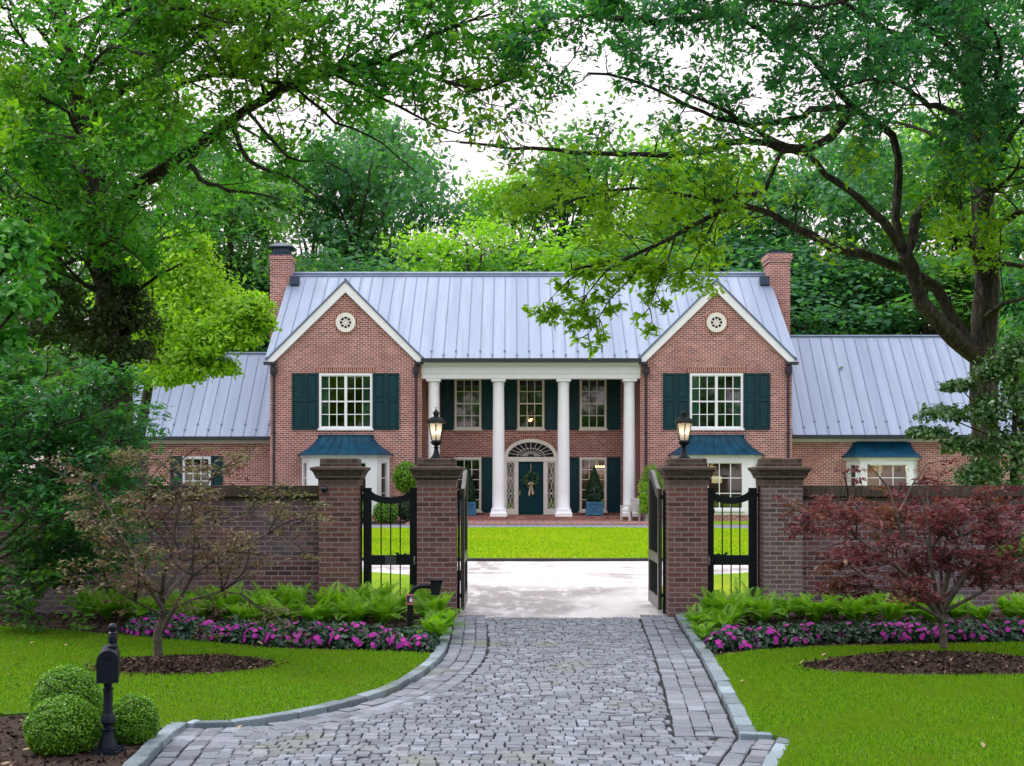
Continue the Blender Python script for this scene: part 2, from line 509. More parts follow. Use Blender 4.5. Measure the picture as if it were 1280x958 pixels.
def shutter(u0, u1, z0, z1, v, leaves=1):
    m = HMB()
    for k in range(leaves):
        a = u0 + (u1 - u0) * k / leaves + 0.008; b = u0 + (u1 - u0) * (k + 1) / leaves - 0.008
        m.box(a, b, v - 0.035, v - 0.003, z0, z1)
        zm = z0 + (z1 - z0) * 0.53; s = 0.085
        for (p, q) in ((z0, zm), (zm, z1)):
            # stiles and rails stand proud round a raised field
            m.box(a, a + s, v - 0.080, v - 0.036, p + 0.001, q - 0.001); m.box(b - s, b, v - 0.080, v - 0.036, p + 0.001, q - 0.001)
            m.box(a + s, b - s, v - 0.079, v - 0.036, q - s * 0.8, q - 0.001); m.box(a + s, b - s, v - 0.079, v - 0.036, p + 0.001, p + s * 0.8)
            m.box(a + s + 0.05, b - s - 0.05, v - 0.060, v - 0.036, p + s + 0.05, q - s - 0.05)
    return part('shutter', m, M['shutter'], house)

GC = 8.455            # gable centre either side of the house axis
EZ = 7.38
upz0, upz1, uphw = 4.21, 6.75, 1.215
pw = [(-2.98, 0.64), (0.034, 0.64), (3.01, 0.64)]
# ---- walls, one part for each stretch
for s in (-1, 1):
    m = HMB(); c = s * GC
    wall(m, c - 3.455, c + 3.455, 0, EZ, 0, 0.30, [(c - uphw + .02, c + uphw - .02, upz0 + .02, upz1 - .02), (c - 1.85, c + 1.85, 0.42, 2.86)])
    apex = EZ + 3.455
    m.prism([(c - 3.455, EZ), (c + 3.455, EZ), (c, apex)], 0.0, 0.30)
    part('gable_wall', m, M['house_brick'], house)
    m = HMB()
    u = s * 11.91
    m.box(u - s * 0.30, u, 0.30, 13.0, 0, EZ)
    b = HMB()                                          # brick triangle of the house's end under the main roof
    q = [(0.3, EZ), (6.5, EZ + 4.55), (12.7, EZ)]
    ua, ub = (u - s * 0.3, u)
    for uu in (ua, ub):
        m.quad([(uu, y, z) for y, z in (q if (uu == max(ua, ub)) else q[::-1])])
    part('end_wall', m, M['house_brick'], house)
    m = HMB()                                          # wall beside the porch
    ui = s * 5.0
    m.box(ui, ui + s * 0.3, 0.30, 3.0, 0, EZ)
    part('porch_side_wall', m, M['house_brick'], house)
m = HMB()
doorhole = (-1.22, 1.28, 0.21, 2.95)
wall(m, -5.0, 5.0, 0, EZ, 3.0, 0.30,
     [(c - h + .02, c + h - .02, 4.31, 6.76) for c, h in pw] + [(c - h + .02, c + h - .02, 0.38, 2.93) for c, h in (pw[0], pw[2])] + [(-0.57, 0.63, 0.21, 2.74), (-1.14, -0.74, 0.5, 2.72), (0.80, 1.20, 0.5, 2.72)])
part('porch_wall', m, M['house_brick'], house)
m = HMB(); m.box(-11.6, 11.6, 12.7, 13.0, 0, EZ); part('back_wall', m, M['house_brick'], house)
# rooms behind the glass
m = HMB()
m.box(-5.28, 5.28, 3.32, 12.68, 3.35, 3.55); m.box(-5.28, 5.28, 3.31, 12.69, 0.05, 0.2)
m.box(-11.6, 11.6, 6.0, 6.2, 0.2, 7.2); m.box(-5.28, 5.28, 3.34, 12.6, 7.2, 7.3)
for s in (-1, 1):
    m.box(s * 5.32, s * 11.6, 0.32, 12.68, 3.351, 3.551); m.box(s * 5.32, s * 11.6, 0.34, 12.6, 7.2, 7.3)
part('room', m, M['room'], house)
for s in (-1, 1):
    m = HMB(); m.box(s * 5.31, s * 11.59, 0.33, 3.29, 0.06, 0.19); part('room', m, M['room'], house)

# ---- roofs
def seams(m, pts_eave, pts_ridge, n, w=0.038, h=0.055, mi=1, u_lo=None, u_hi=None):
    pass
m = HMB()
RV, RZ, ev, ez, ru = 6.5, 12.24, -0.35, 7.42, 12.07
sl = (RZ - ez) / (RV - ev)
for sgn in (1, -1):
    y = lambda v: v if sgn > 0 else 2 * RV - v
    vt = ev + (11.02 - ez) / sl
    A = [(-ru, y(ev), ez), (ru, y(ev), ez), (ru, RV, RZ), (-ru, RV, RZ)]
    if sgn > 0:      # cut back to the valleys of the two cross gables
        A = [(-ru, ev, ez), (-GC, vt, 11.02), (-2 * GC + ru, ev, ez), (2 * GC - ru, ev, ez), (GC, vt, 11.02), (ru, ev, ez), (ru, RV, RZ), (-ru, RV, RZ)]
    m.quad(A if sgn > 0 else A[::-1])
    m.quad([(p[0], p[1], p[2] - 0.14) for p in (A[::-1] if sgn > 0 else A)])
    rf = ru if sgn < 0 else 2 * GC - ru
    rf = abs(rf)
    m.quad([(-rf, y(ev), ez), (-rf, y(ev), ez - 0.14), (rf, y(ev), ez - 0.14), (rf, y(ev), ez)])
for u in (-ru, ru):
    m.quad([(u, ev, ez), (u, RV, RZ), (u, RV, RZ - .14), (u, ev, ez - .14)]); m.quad([(u, 2 * RV - ev, ez), (u, RV, RZ), (u, RV, RZ - .14), (u, 2 * RV - ev, ez - .14)])
def seam(m, u, v0, z0, v1, z1, w=0.02, h=0.045, mi=1):
    m.quad([(u - w, v0, z0), (u - w * .6, v0, z0 + h), (u - w * .6, v1, z1 + h), (u - w, v1, z1)], mi)
    m.quad([(u - w * .6, v0, z0 + h), (u + w * .6, v0, z0 + h), (u + w * .6, v1, z1 + h), (u - w * .6, v1, z1 + h)], mi)
    m.quad([(u + w * .6, v0, z0 + h), (u + w, v0, z0), (u + w, v1, z1), (u + w * .6, v1, z1 + h)], mi)
    m.quad([(u - w, v0, z0), (u + w, v0, z0), (u + w * .6, v0, z0 + h), (u - w * .6, v0, z0 + h)], mi)
u = -ru + 0.3
k_ = 0
while u < ru:
    d = abs(abs(u) - GC)
    # a seam starts above the cross gable's ridge line
    zlow = ez if d > 3.6 else max(ez, 11.02 - d)
    vlow = ev + (zlow - ez) / sl
    seam(m, u, vlow, zlow - 0.005, RV, RZ - 0.005)
    if d > 3.7 or abs(u) < 5:
        for t in ((0.30,) if k_ % 2 else (0.02,)):
            vv = ev + 0.12 + t; zz = ez + (vv - ev) * sl
            m.box(u - 0.045, u + 0.045, vv, vv + 0.05, zz, zz + 0.09, 1)
    u += 0.556; k_ += 1
m.tube([(-ru, RV, RZ + 0.03), (ru, RV, RZ + 0.03)], 0.09, 6, 0); m.tube([(-ru, RV - 0.22, RZ - 0.13), (ru, RV - 0.22, RZ - 0.13)], 0.035, 5, 1)
main_roof = part('roof', m, [M['roof'], M['seam'], M['gutter']], house)
for s in (-1, 1):
    c = s * GC
    m = HMB()
    hv = -0.22
    vz = lambda z: ev + (z - ez) / sl
    for sd in (-1, 1):
        P = [(c, hv, 11.02), (c + sd * 3.62, hv, 7.40), (c + sd * 3.62, max(hv, vz(7.40)) + 0.02, 7.40), (c, vz(11.02) + 0.3, 11.02)]
        m.quad(P if sd < 0 else P[::-1])
        Q = [(p[0], p[1], p[2] - 0.10) for p in P]
        m.quad(Q[::-1] if sd < 0 else Q)
        m.quad([P[0], P[1], Q[1], Q[0]] if sd < 0 else [P[1], P[0], Q[0], Q[1]], 1)
        m.quad([P[1], P[2], Q[2], Q[1]] if sd < 0 else [P[2], P[1], Q[1], Q[2]], 1)
    m.tube([(c, hv, 11.03), (c, vz(11.02), 11.03)], 0.05, 6, 1)
    part('gable_roof', m, [M['roof'], M['seam']], house)
    m = HMB()                                          # white rake boards
    ap = 10.90; w = 0.46
    for sd in (-1, 1):
        pl = [(c, ap), (c + sd * 3.60, ap - 3.60), (c + sd * 3.60, ap - 3.60 - 0.12), (c + sd * 3.34, ap - 3.60 - 0.12), (c, ap - w)]
        m.prism(pl[::-1] if sd > 0 else pl, -0.17, -0.005)
    part('rake_board', m, M['white'], house)
    # round vent with a brick ring
    m = HMB()
    zc = 2.24 + (590.5 - 403.5) / 27.39
    n = 28
    def ring(m, r0, r1, y0, y1, mi=0, n=n):
        for k in range(n):
            a0, a1 = 2 * math.pi * k / n, 2 * math.pi * (k + 1) / n
            p = lambda r, a, y: (c + r * math.cos(a), y, zc + r * math.sin(a))
            m.quad([p(r1, a0, y0), p(r0, a0, y0), p(r0, a1, y0), p(r1, a1, y0)], mi)
            m.quad([p(r1, a0, y1), p(r1, a0, y0), p(r1, a1, y0), p(r1, a1, y1)], mi)
            m.quad([p(r0, a0, y0), p(r0, a0, y1), p(r0, a1, y1), p(r0, a1, y0)], mi)
    ring(m, 0.26, 0.45, -0.09, -0.002)
    m.quad([(c + 0.27 * math.cos(2 * math.pi * k / 20), -0.008, zc + 0.27 * math.sin(2 * math.pi * k / 20)) for k in range(20)][::-1], 1)
    for k in range(4):
        a = math.pi * k / 4 + math.pi / 8
        d = (math.cos(a), math.sin(a)); e = (-d[1] * 0.022, d[0] * 0.022)
        m.prism([(c + d[0] * .262 + e[0], zc + d[1] * .262 + e[1]), (c - d[0] * .262 + e[0], zc - d[1] * .262 + e[1]), (c - d[0] * .262 - e[0], zc - d[1] * .262 - e[1]), (c + d[0] * .262 - e[0], zc + d[1] * .262 - e[1])], -0.05 - 0.003 * k, -0.02)
    ring(m, 0.10, 0.145, -0.066, -0.02, 0, 20)
    vent = part('vent', m, [M['warm_white'], M['dark_inside']], house)
    m = HMB()
    ring(m, 0.453, 0.58, -0.022, -0.002)
    part('vent_surround', m, M['house_soldier'], house)
    # upper window, shutters, brick lintel and sill
    window(house, c, upz0, upz1, uphw, 0.0, 3, 4, twin=True, curtains=True)
    shutter(c - uphw - 1.24, c - uphw - 0.02, upz0 - 0.02, upz1 + 0.0, 0.0, 2)
    shutter(c + uphw + 0.02, c + uphw + 1.24, upz0 - 0.02, upz1 + 0.0, 0.0, 2)
    m = HMB(); m.box(c - uphw - 0.15, c + uphw + 0.15, -0.018, -0.002, upz1 + 0.02, upz1 + 0.30); part('lintel', m, M['house_soldier'], house)
    # bay window
    bay = HMB()
    fz, tz = 0.42, 2.90
    fh, sh, dp = 1.52, 2.0, 0.92
    bw = part('bay_window', bay, M['white'], house) if False else None
    m = HMB()
    wall(m, c - fh, c + fh, fz, tz, -dp, 0.10, [(c - 1.08, c + 1.08, 0.55, 2.74)])
    Ls = math.hypot(sh - fh, dp)
    frs = []
    for sd in (-1, 1):
        if sd < 0: o, ud = (HX + c - sh, HY), ((sh - fh) / Ls, -dp / Ls)
        else: o, ud = (HX + c + fh, HY - dp), ((sh - fh) / Ls, dp / Ls)
        fr = ((o[0], o[1], 0), ud, (-ud[1], ud[0]))
        keep = m.fr; m.fr = fr
        wall(m, 0.0 if sd > 0 else 0.002, Ls - 0.002, fz, tz - 0.002, 0, 0.10, [(Ls / 2 - 0.30, Ls / 2 + 0.30, 0.55, 2.74)])
        m.fr = keep; frs.append(fr)
    m.slab([(c - sh, 0.0), (c - fh, -dp), (c + fh, -dp), (c + sh, 0.0)], fz - 0.09, fz - 0.003)
    m.slab([(c - sh - .08, 0.0), (c - fh - .06, -dp - .07), (c + fh + .06, -dp - .07), (c + sh + .08, 0.0)], 2.905, 3.02)
    bayo = part('bay_window', m, M['white'], house)
    window(bayo, c, 0.53, 2.76, 1.10, -dp, 4, 3, cas=0.09)
    for fr in frs: window(bayo, Ls / 2, 0.53, 2.76, 0.31, 0.0, 1, 3, fr=fr, cas=0.09, sill=False)
    m = HMB(); m.slab([(c - sh, 0.0), (c - fh, -dp + .02), (c + fh, -dp + .02), (c + sh, 0.0)], 0.0, fz - 0.092)
    part('bay_base', m, M['house_brick'], bayo)
    m = HMB()                                          # flared metal roof
    rows = []
    for i in range(9):
        t = i / 8.0
        g = t ** 1.0
        flare = (1 - t) ** 1.7
        hw_ = 1.26 + (2.22 - 1.26) * flare; vv = -0.02 - 1.16 * flare * 1.0 - 0.06; z = 3.03 + 0.89 * t
        rows.append([(c - hw_, 0.0, z), (c - hw_ * 0.84 + 0.0, vv, z), (c + hw_ * 0.84, vv, z), (c + hw_, 0.0, z)])
    for a, b in zip(rows, rows[1:]):
        for k in range(3): m.quad([a[k], a[k + 1], b[k + 1], b[k]])
        for k in range(1, 7):
            q0, q1 = [tuple(np.array(r[1]) + (np.array(r[2]) - np.array(r[1])) * k / 7.0) for r in (a, b)]
            m.tube([(q0[0], q0[1] - .01, q0[2] + .01), (q1[0], q1[1] - .01, q1[2] + .01)], 0.016, 4)
        for k in (1, 2): m.tube([a[k], b[k]], 0.02, 4)
    m.quad(rows[-1][::-1][::-1])
    m.quad(rows[0][::-1])
    m.box(c - 1.3, c + 1.3, -0.10, -0.01, 3.90, 3.95)
    part('bay_roof', m, M['bay_roof'], bayo)

# ---- porch
for c, h in pw:
    window(house, c, 4.29, 6.78, h, 3.0, 3, 4, mat='warm_white')
for c, h in (pw[0], pw[2]):
    window(house, c, 0.36, 2.95, h, 3.0, 3, 5, mat='warm_white')
for c, h in pw:
    for sd in (-1, 1):
        a = c + sd * (h + 0.02); b = c + sd * (h + 0.66)
        shutter(min(a, b), max(a, b), 4.27, 6.78, 3.0)
        if abs(c) > 1: shutter(min(a, b), max(a, b), 0.33, 2.95, 3.0)
    m = HMB(); m.box(c - h - .05, c + h + .05, 2.95, 2.998, 4.10, 4.225); part('sill', m, M['house_soldier'], house)
# door case: fanlight, side lights, door
dc = 0.034
ent = HMB()
def ell(rx, rz, n=20): return [(dc + rx * math.cos(math.pi * k / n), 2.97 + rz * math.sin(math.pi * k / n)) for k in range(n + 1)]
o1, i1 = ell(1.27, 0.87), ell(1.10, 0.70)
for k in range(20):
    ent.quad([(o1[k][0], 2.90, o1[k][1]), (i1[k][0], 2.90, i1[k][1]), (i1[k + 1][0], 2.90, i1[k + 1][1]), (o1[k + 1][0], 2.90, o1[k + 1][1])])
    ent.quad([(o1[k][0], 2.998, o1[k][1]), (o1[k][0], 2.90, o1[k][1]), (o1[k + 1][0], 2.90, o1[k + 1][1]), (o1[k + 1][0], 2.998, o1[k + 1][1])])
    ent.quad([(i1[k][0], 2.90, i1[k][1]), (i1[k][0], 2.99, i1[k][1]), (i1[k + 1][0], 2.99, i1[k + 1][1]), (i1[k + 1][0], 2.90, i1[k + 1][1])])
ent.box(dc - 1.30, dc + 1.30, 2.87, 2.998, 2.75, 2.968)
for a, b in ((-1.27, -1.15), (-0.80, -0.60), (0.60, 0.80), (1.15, 1.27)):
    ent.box(dc + a, dc + b, 2.90, 3.05, 0.212, 2.748)
for a, b in ((-1.149, -0.801), (0.801, 1.149)):
    ent.box(dc + a, dc + b, 2.92, 3.04, 0.212, 0.50); ent.box(dc + a, dc + b, 2.92, 3.04, 2.68, 2.747)
entry = part('entrance', ent, M['warm_white'], house)
fan = HMB()
fan.prism(ell(1.09, 0.69)[::-1][::-1], 2.985, 2.996)
fano = part('fanlight', fan, M['dark_inside'], entry)
rays = HMB()
for k in range(1, 12):
    a = math.pi * k / 12
    p0 = (dc + 0.18 * math.cos(a), 2.965, 2.98 + 0.12 * math.sin(a)); p1 = (dc + 1.10 * math.cos(a), 2.965, 2.97 + 0.70 * math.sin(a))
    rays.tube([p0, p1], 0.013, 4)
for q in (0.33, 0.60):
    e = ell(1.10 * q, 0.70 * q, 12); rays.tube([(p[0], 2.96, p[1]) for p in e], 0.013, 4)
part('fanlight_tracery', rays, M['warm_white'], entry)
for sd in (-1, 1):
    m = HMB(); cx = dc + sd * 0.975
    for k in range(3):
        za, zb = 0.50 + k * 0.727, 0.50 + (k + 1) * 0.727
        if k: m.box(cx - 0.17, cx + 0.17, 2.965, 2.99, za - 0.014, za + 0.014)
        for s2 in (-1, 1):
            m.tube([(cx, 2.97, za), (cx + s2 * 0.12, 2.97, za + 0.16), (cx + s2 * 0.165, 2.97, (za + zb) / 2), (cx + s2 * 0.12, 2.97, zb - 0.16), (cx, 2.97, zb)], 0.013, 4)
            m.tube([(cx + s2 * 0.165, 2.975, za + 0.02), (cx + s2 * 0.04, 2.975, za + 0.2), (cx, 2.975, (za + zb) / 2), (cx + s2 * 0.04, 2.975, zb - 0.2), (cx + s2 * 0.165, 2.975, zb - 0.02)], 0.009, 4)
    sl_ = part('sidelight', m, M['warm_white'], entry)
    m = HMB(); m.box(cx - 0.172, cx + 0.172, 3.0, 3.006, 0.50, 2.68); part('pane', m, M['glass'], entry)
m = HMB()
m.box(dc - 0.595, dc + 0.595, 3.0, 3.05, 0.215, 2.745)
for (a, b, p, q) in ((-0.48, -0.06, 1.55, 2.6), (0.06, 0.48, 1.55, 2.6), (-0.48, -0.06, 0.85, 1.42), (0.06, 0.48, 0.85, 1.42), (-0.48, 0.48, 0.32, 0.74)):
    m.box(dc + a, dc + b, 2.985, 2.999, p, q); m.box(dc + a + .06, dc + b - .06, 2.972, 2.984, p + .06, q - .06)
dr = part('door', m, M['door'], house)
m = HMB(); m.lathe([(0.0, -0.03), (0.03, -0.015), (0.03, 0.015), (0.0, 0.03)], 8, dc - 0.53, 2.95, 1.25); m.box(dc - 0.56, dc - 0.50, 2.985, 2.999, 1.14, 1.36)
part('handle', m, paint('brass', (0.5, 0.36, 0.14, 1), 0.3, 0.05, metal=0.9), dr)
# brick arch over the fanlight
m = HMB()
a1, a0 = ell(1.46, 1.06), ell(1.275, 0.875)
for k in range(20):
    m.quad([(a1[k][0], 2.982, a1[k][1]), (a0[k][0], 2.982, a0[k][1]), (a0[k + 1][0], 2.982, a0[k + 1][1]), (a1[k + 1][0], 2.982, a1[k + 1][1])])
    m.quad([(a1[k][0], 2.999, a1[k][1]), (a1[k][0], 2.982, a1[k][1]), (a1[k + 1][0], 2.982, a1[k + 1][1]), (a1[k + 1][0], 2.999, a1[k + 1][1])])
part('arch', m, M['house_soldier'], house)
# floor, step, columns, entablature, ceiling
m = HMB(); m.box(-4.998, 4.998, -0.25, 2.998, 0.0, 0.205); part('porch_floor', m, M['porch_brick'], house)
for u in (-4.46, -1.488, 1.498, 4.52):
    m = HMB()
    m.square([(0.39, 0.0), (0.39, 0.15), (0.37, 0.17), (0.345, 0.20), (0.345, 0.30)], u, 0.45, 0.206)
    prof = [(0.335, 0.30), (0.34, 0.34), (0.30, 0.40)] + [(0.285 - 0.035 * (t / 8.0) ** 1.6, 0.42 + 5.60 * t / 8.0) for t in range(9)]
    prof += [(0.275, 6.03), (0.275, 6.07), (0.255, 6.08), (0.255, 6.13), (0.31, 6.20)]
    m.lathe(prof, 24, u, 0.45, 0.206)
    m.square([(0.33, 6.2), (0.33, 6.31)], u, 0.45, 0.206)
    part('column', m, M['white'], house, smooth=True)
m = HMB()
m.box(-4.996, 4.996, 0.10, 0.80, 6.52, 6.74); m.box(-4.996, 4.996, 0.06, 0.84, 6.743, 7.06); m.box(-4.996, 4.996, -0.02, 0.90, 7.063, 7.13); m.box(-4.996, 4.996, -0.20, 0.96, 7.133, 7.24)
part('entablature', m, M['white'], house)
m = HMB(); m.box(-4.995, 4.995, 0.99, 2.995, 6.86, 6.95); part('porch_ceiling', m, M['white'], house)
m = HMB()
m.box(-5.0, 5.0, -0.47, -0.30, 7.25, 7.40); part('gutter', m, M['gutter'], house)
for s in (-1, 1):
    c = s * GC
    for e, w in ((s * 5.24, 0), (s * 11.72, 1)):
        m = HMB()
        m.tube([(e, -0.09, 0.1), (e, -0.09, 6.65)], 0.055, 8)
        m.square([(0.08, 0), (0.13, 0.15), (0.14, 0.38), (0.15, 0.40)], e, -0.16, 6.62)
        m.box(e - 0.06, e + 0.06, -0.14, -0.05, 7.0, 7.28)
        for z in (1.5, 4.0): m.box(e - 0.075, e + 0.075, -0.155, -0.003, z, z + 0.06)
        part('downpipe', m, M['pipe'], house)
    m = HMB()
    a = c + s * 3.16; b = c + s * 3.72
    m.box(a, b, -0.24, 0.2, 7.14, 7.26); part('gutter', m, M['gutter'], house)
    a = c - s * 3.16; b = c - s * 3.56
    m = HMB(); m.box(a, b, -0.24, 0.0, 7.14, 7.26); part('gutter', m, M['gutter'], house)

# ---- chimneys
def chimney(u0, u1, v0, v1, z1, cap):
    m = HMB()
    m.box(u0, u1, v0, v1, 0.0, z1)
    m.box(u0 - .06, u1 + .06, v0 - .06, v1 + .06, z1 - 0.42, z1 - 0.26) if not cap else None
    m.box(u0 - .10, u1 + .10, v0 - .10, v1 + .10, z1 + 0.002 - 0.26, z1 + 0.002) if not cap else m.box(u0 - .04, u1 + .04, v0 - .04, v1 + .04, z1 - 0.2, z1 + 0.003)
    ch = part('chimney', m, M['house_brick'], house)
    k = HMB(); uc, vc = (u0 + u1) / 2, (v0 + v1) / 2
    if cap:
        k.square([(0.50, 0), (0.50, 0.12), (0.40, 0.2), (0.40, 0.42), (0.62, 0.44), (0.62, 0.49), (0.2, 0.70)], uc, vc, z1 + 0.005, ratio=1.0)
    else:
        k.square([(0.62, 0.0), (0.62, 0.05), (0.35, 0.10), (0.35, 0.22), (0.40, 0.24)], uc, vc, z1 + 0.005)
    part('chimney_cap', k, M['flash'], ch)
    return ch
ch1 = chimney(-12.93, -11.915, 5.6, 7.0, 13.05, True)
ch2 = chimney(11.915, 12.95, 5.4, 6.9, 13.10, False)
for s in (-1, 1):
    m = HMB(); m.box(s * 11.45, s * 11.91, 5.35, 5.7, 11.55, 11.98); part('flashing', m, M['flash'], house)

# ---- wings
def wing(s, u0, u1, wv, ev_, ez_, rv, rz, win):
    a, b = min(u0, u1), max(u0, u1)
    m = HMB(); wall(m, a, b, 0, ez_, wv, 0.3, win)
    part('wing_wall', m, M['house_brick'], house)
    m = HMB()
    e = u1 - s * 0.2
    m.box(e - 0.15, e + 0.15, wv + 0.3, 2 * rv - wv, 0, ez_)
    q = [(wv, ez_), (rv, rz - 0.2), (2 * rv - wv, ez_)]
    for uu, fl in ((e - 0.15, True), (e + 0.15, False)):
        pts = [(uu, y, z) for y, z in q]; m.quad(pts[::-1] if fl else pts)
    m.box(a + 0.3, b - 0.4, 2 * rv - wv - 0.3, 2 * rv - wv - 0.001, 0, ez_)
    part('end_wall', m, M['house_brick'], house)
    m = HMB()
    m.box(a + 0.3, b - 0.5, wv + 2.2, wv + 2.3, 0.1, ez_ - .3); m.box(a + 0.3, b - 0.5, wv + 0.31, wv + 2.2, ez_ - .3, ez_ - .2)
    part('room', m, M['room'], house)
    m = HMB(); ea = u0; eb = u1 + s * 0.1
    a, b = min(ea, eb), max(ea, eb)
    k = (rz - ez_) / (rv - ev_)
    A = [(a, ev_, ez_), (b, ev_, ez_), (b, rv, rz), (a, rv, rz)]
    m.quad(A); m.quad([(p[0], p[1], p[2] - .13) for p in A[::-1]])
    B = [(b, 2 * rv - ev_, ez_), (a, 2 * rv - ev_, ez_), (a, rv, rz), (b, rv, rz)]
    m.quad(B); m.quad([(p[0], p[1], p[2] - .13) for p in B[::-1]])
    m.quad([(a, ev_, ez_ - .13), (b, ev_, ez_ - .13), (b, ev_, ez_), (a, ev_, ez_)])
    for uu in (a, b):
        m.quad([(uu, ev_, ez_), (uu, rv, rz), (uu, rv, rz - .13), (uu, ev_, ez_ - .13)]); m.quad([(uu, 2 * rv - ev_, ez_), (uu, rv, rz), (uu, rv, rz - .13), (uu, 2 * rv - ev_, ez_ - .13)])
    u = a + 0.25; i = 0
    while u < b:
        seam(m, u, ev_, ez_ - .005, rv, rz - .005, 0.02, 0.05)
        vv = ev_ + (0.25 if i % 2 else 0.5)
        m.box(u - 0.045, u + 0.045, vv, vv + 0.05, ez_ + (vv - ev_) * k, ez_ + (vv - ev_) * k + 0.10, 1)
        u += 0.56; i += 1
    m.tube([(a, rv, rz + .02), (b, rv, rz + .02)], 0.07, 6, 1)
    part('wing_roof', m, [M['roof'], M['seam'], M['gutter']], house)
    m = HMB(); m.box(a, b, ev_ - 0.14, ev_ - 0.003, ez_ - .15, ez_ - 0.01); part('gutter', m, M['gutter'], house)
    m = HMB(); m.box(min(u0, u1) + .01, max(u0, u1) - .01, wv - 0.06, wv - 0.002, ez_ - 0.33, ez_ - 0.17); part('frieze', m, M['warm_white'], house)
ul = lambda px, v: (px - 640) * (HY + v) / F - HX
zl = lambda py, v: CAM_H - (py - HOR) * (HY + v) / F
lw = 1.9
w1, w2 = ul(246, lw), ul(151, lw)
wing(-1, -11.915, -19.2, lw, 1.5, 3.92, 5.6, 8.14, [(w - 0.62, w + 0.62, 1.42, 2.96) for w in (w1, w2)])
for w in (w1, w2):
    window(house, w, 1.40, 2.98, 0.66, lw, 3, 4)
    for sd in (-1, 1):
        a, b = w + sd * 0.68, w + sd * 1.24
        shutter(min(a, b), max(a, b), 1.38, 3.0, lw)
    m = HMB(); m.box(w - .8, w + .8, lw - .018, lw - .002, 3.01, 3.27); part('lintel', m, M['house_soldier'], house)
rw = 1.5
bc = ul(1102, rw)
wing(1, 11.915, 22.6, rw, 1.0, 3.98, 5.3, 8.96, [(bc - 1.6, bc + 1.6, 0.6, 2.75)])
c = bc
m = HMB()
fz, tz, fh, sh, dp = 0.6, 2.80, 1.22, 1.66, 0.85
V = rw
wall(m, c - fh, c + fh, fz, tz, V - dp, 0.10, [(c - 0.98, c + 0.98, 0.72, 2.66)])
Ls = math.hypot(sh - fh, dp); frs = []
for sd in (-1, 1):
    if sd < 0: o, ud = (HX + c - sh, HY + V), ((sh - fh) / Ls, -dp / Ls)
    else: o, ud = (HX + c + fh, HY + V - dp), ((sh - fh) / Ls, dp / Ls)
    fr = ((o[0], o[1], 0), ud, (-ud[1], ud[0])); keep = m.fr; m.fr = fr
    wall(m, 0.001, Ls - 0.002, fz, tz - .002, 0, 0.10, [(Ls / 2 - 0.26, Ls / 2 + 0.26, 0.72, 2.66)]); m.fr = keep; frs.append(fr)
m.slab([(c - sh, V), (c - fh, V - dp), (c + fh, V - dp), (c + sh, V)], fz - 0.09, fz - 0.003)
m.slab([(c - sh - .1, V), (c - fh - .08, V - dp - .09), (c + fh + .08, V - dp - .09), (c + sh + .1, V)], 2.805, 2.93)
bayo = part('bay_window', m, M['white'], house)
window(bayo, c, 0.70, 2.68, 1.0, V - dp, 3, 3, cas=0.09)
for fr in frs: window(bayo, Ls / 2, 0.70, 2.68, 0.27, 0.0, 1, 3, fr=fr, cas=0.08, sill=False)
m = HMB(); m.slab([(c - sh, V), (c - fh, V - dp + .02), (c + fh, V - dp + .02), (c + sh, V)], 0.0, fz - 0.092); part('bay_base', m, M['house_brick'], bayo)
m = HMB(); rows = []
for i in range(9):
    t = i / 8.0; fl = (1 - t) ** 1.7
    h_ = 1.35 + 0.52 * fl; vv = V - 0.08 - 1.06 * fl; z = 2.94 + 0.74 * t
    rows.append([(c - h_, V, z), (c - h_ * 0.84, vv, z), (c + h_ * 0.84, vv, z), (c + h_, V, z)])
for a, b in zip(rows, rows[1:]):
    for k in range(3): m.quad([a[k], a[k + 1], b[k + 1], b[k]])
    for k in range(1, 6):
        q0, q1 = [tuple(np.array(r[1]) + (np.array(r[2]) - np.array(r[1])) * k / 6.0) for r in (a, b)]
        m.tube([q0, q1], 0.018, 4)
m.quad(rows[-1]); m.quad(rows[0][::-1])
part('bay_roof', m, M['bay_roof'], bayo)

# ---- things on and in the house
wr_c = (HX + dc, HY + 2.93, 1.87)
wreath = thing('wreath', 'green leafy wreath with a cream ribbon bow hanging on the front door', 'wreath', wr_c)
rng = np.random.default_rng(5)
n = 420
th = rng.random(n) * 2 * math.pi
C = np.stack([np.cos(th) * (0.29 + rng.normal(size=n) * .06), rng.normal(size=n) * 0.03 - 0.03, np.sin(th) * (0.29 + rng.normal(size=n) * .06)], 1)
a, nr, L, W = leaf_arrays(rng, C, np.tile((0, -1.0, 0.2), (n, 1)), 0.13, 0.06)
M['wreath'] = leafmat('wreath_leaf', [(0, (0.015, 0.05, 0.02, 1)), (0.6, (0.04, 0.12, 0.05, 1)), (1, (0.12, 0.22, 0.10, 1))], 0.2)
link('foliage', leaves_mesh('wreath_foliage', C, a, nr, L, W, M['wreath'], rng), wreath)
m = MB()
for sx in (-1, 1):
    for q in range(3):
        ang = 0.5 + q * 0.7
        x, z = sx * 0.12 * math.cos(ang), -0.24 + 0.13 * math.sin(ang) - 0.02
        m.lathe([(0.0, -.05), (.05, -.02), (.055, .02), (0, .06)], 7, x * 1.0, -0.10, z)
    m.prism([(0.0, -0.24), (sx * 0.04, -0.24), (sx * 0.14, -0.70), (sx * 0.05, -0.74 - 0.06 * (sx < 0)), ] if sx < 0 else [(0.0, -0.24), (0.05, -0.72), (0.15, -0.66), (0.05, -0.24)], -0.10, -0.085)
m.lathe([(0.0, -.05), (.05, -.02), (.05, .02), (0, .05)], 8, 0, -0.12, -0.24)
m.box(-0.012, 0.012, -0.03, -0.015, 0.3, 0.78)
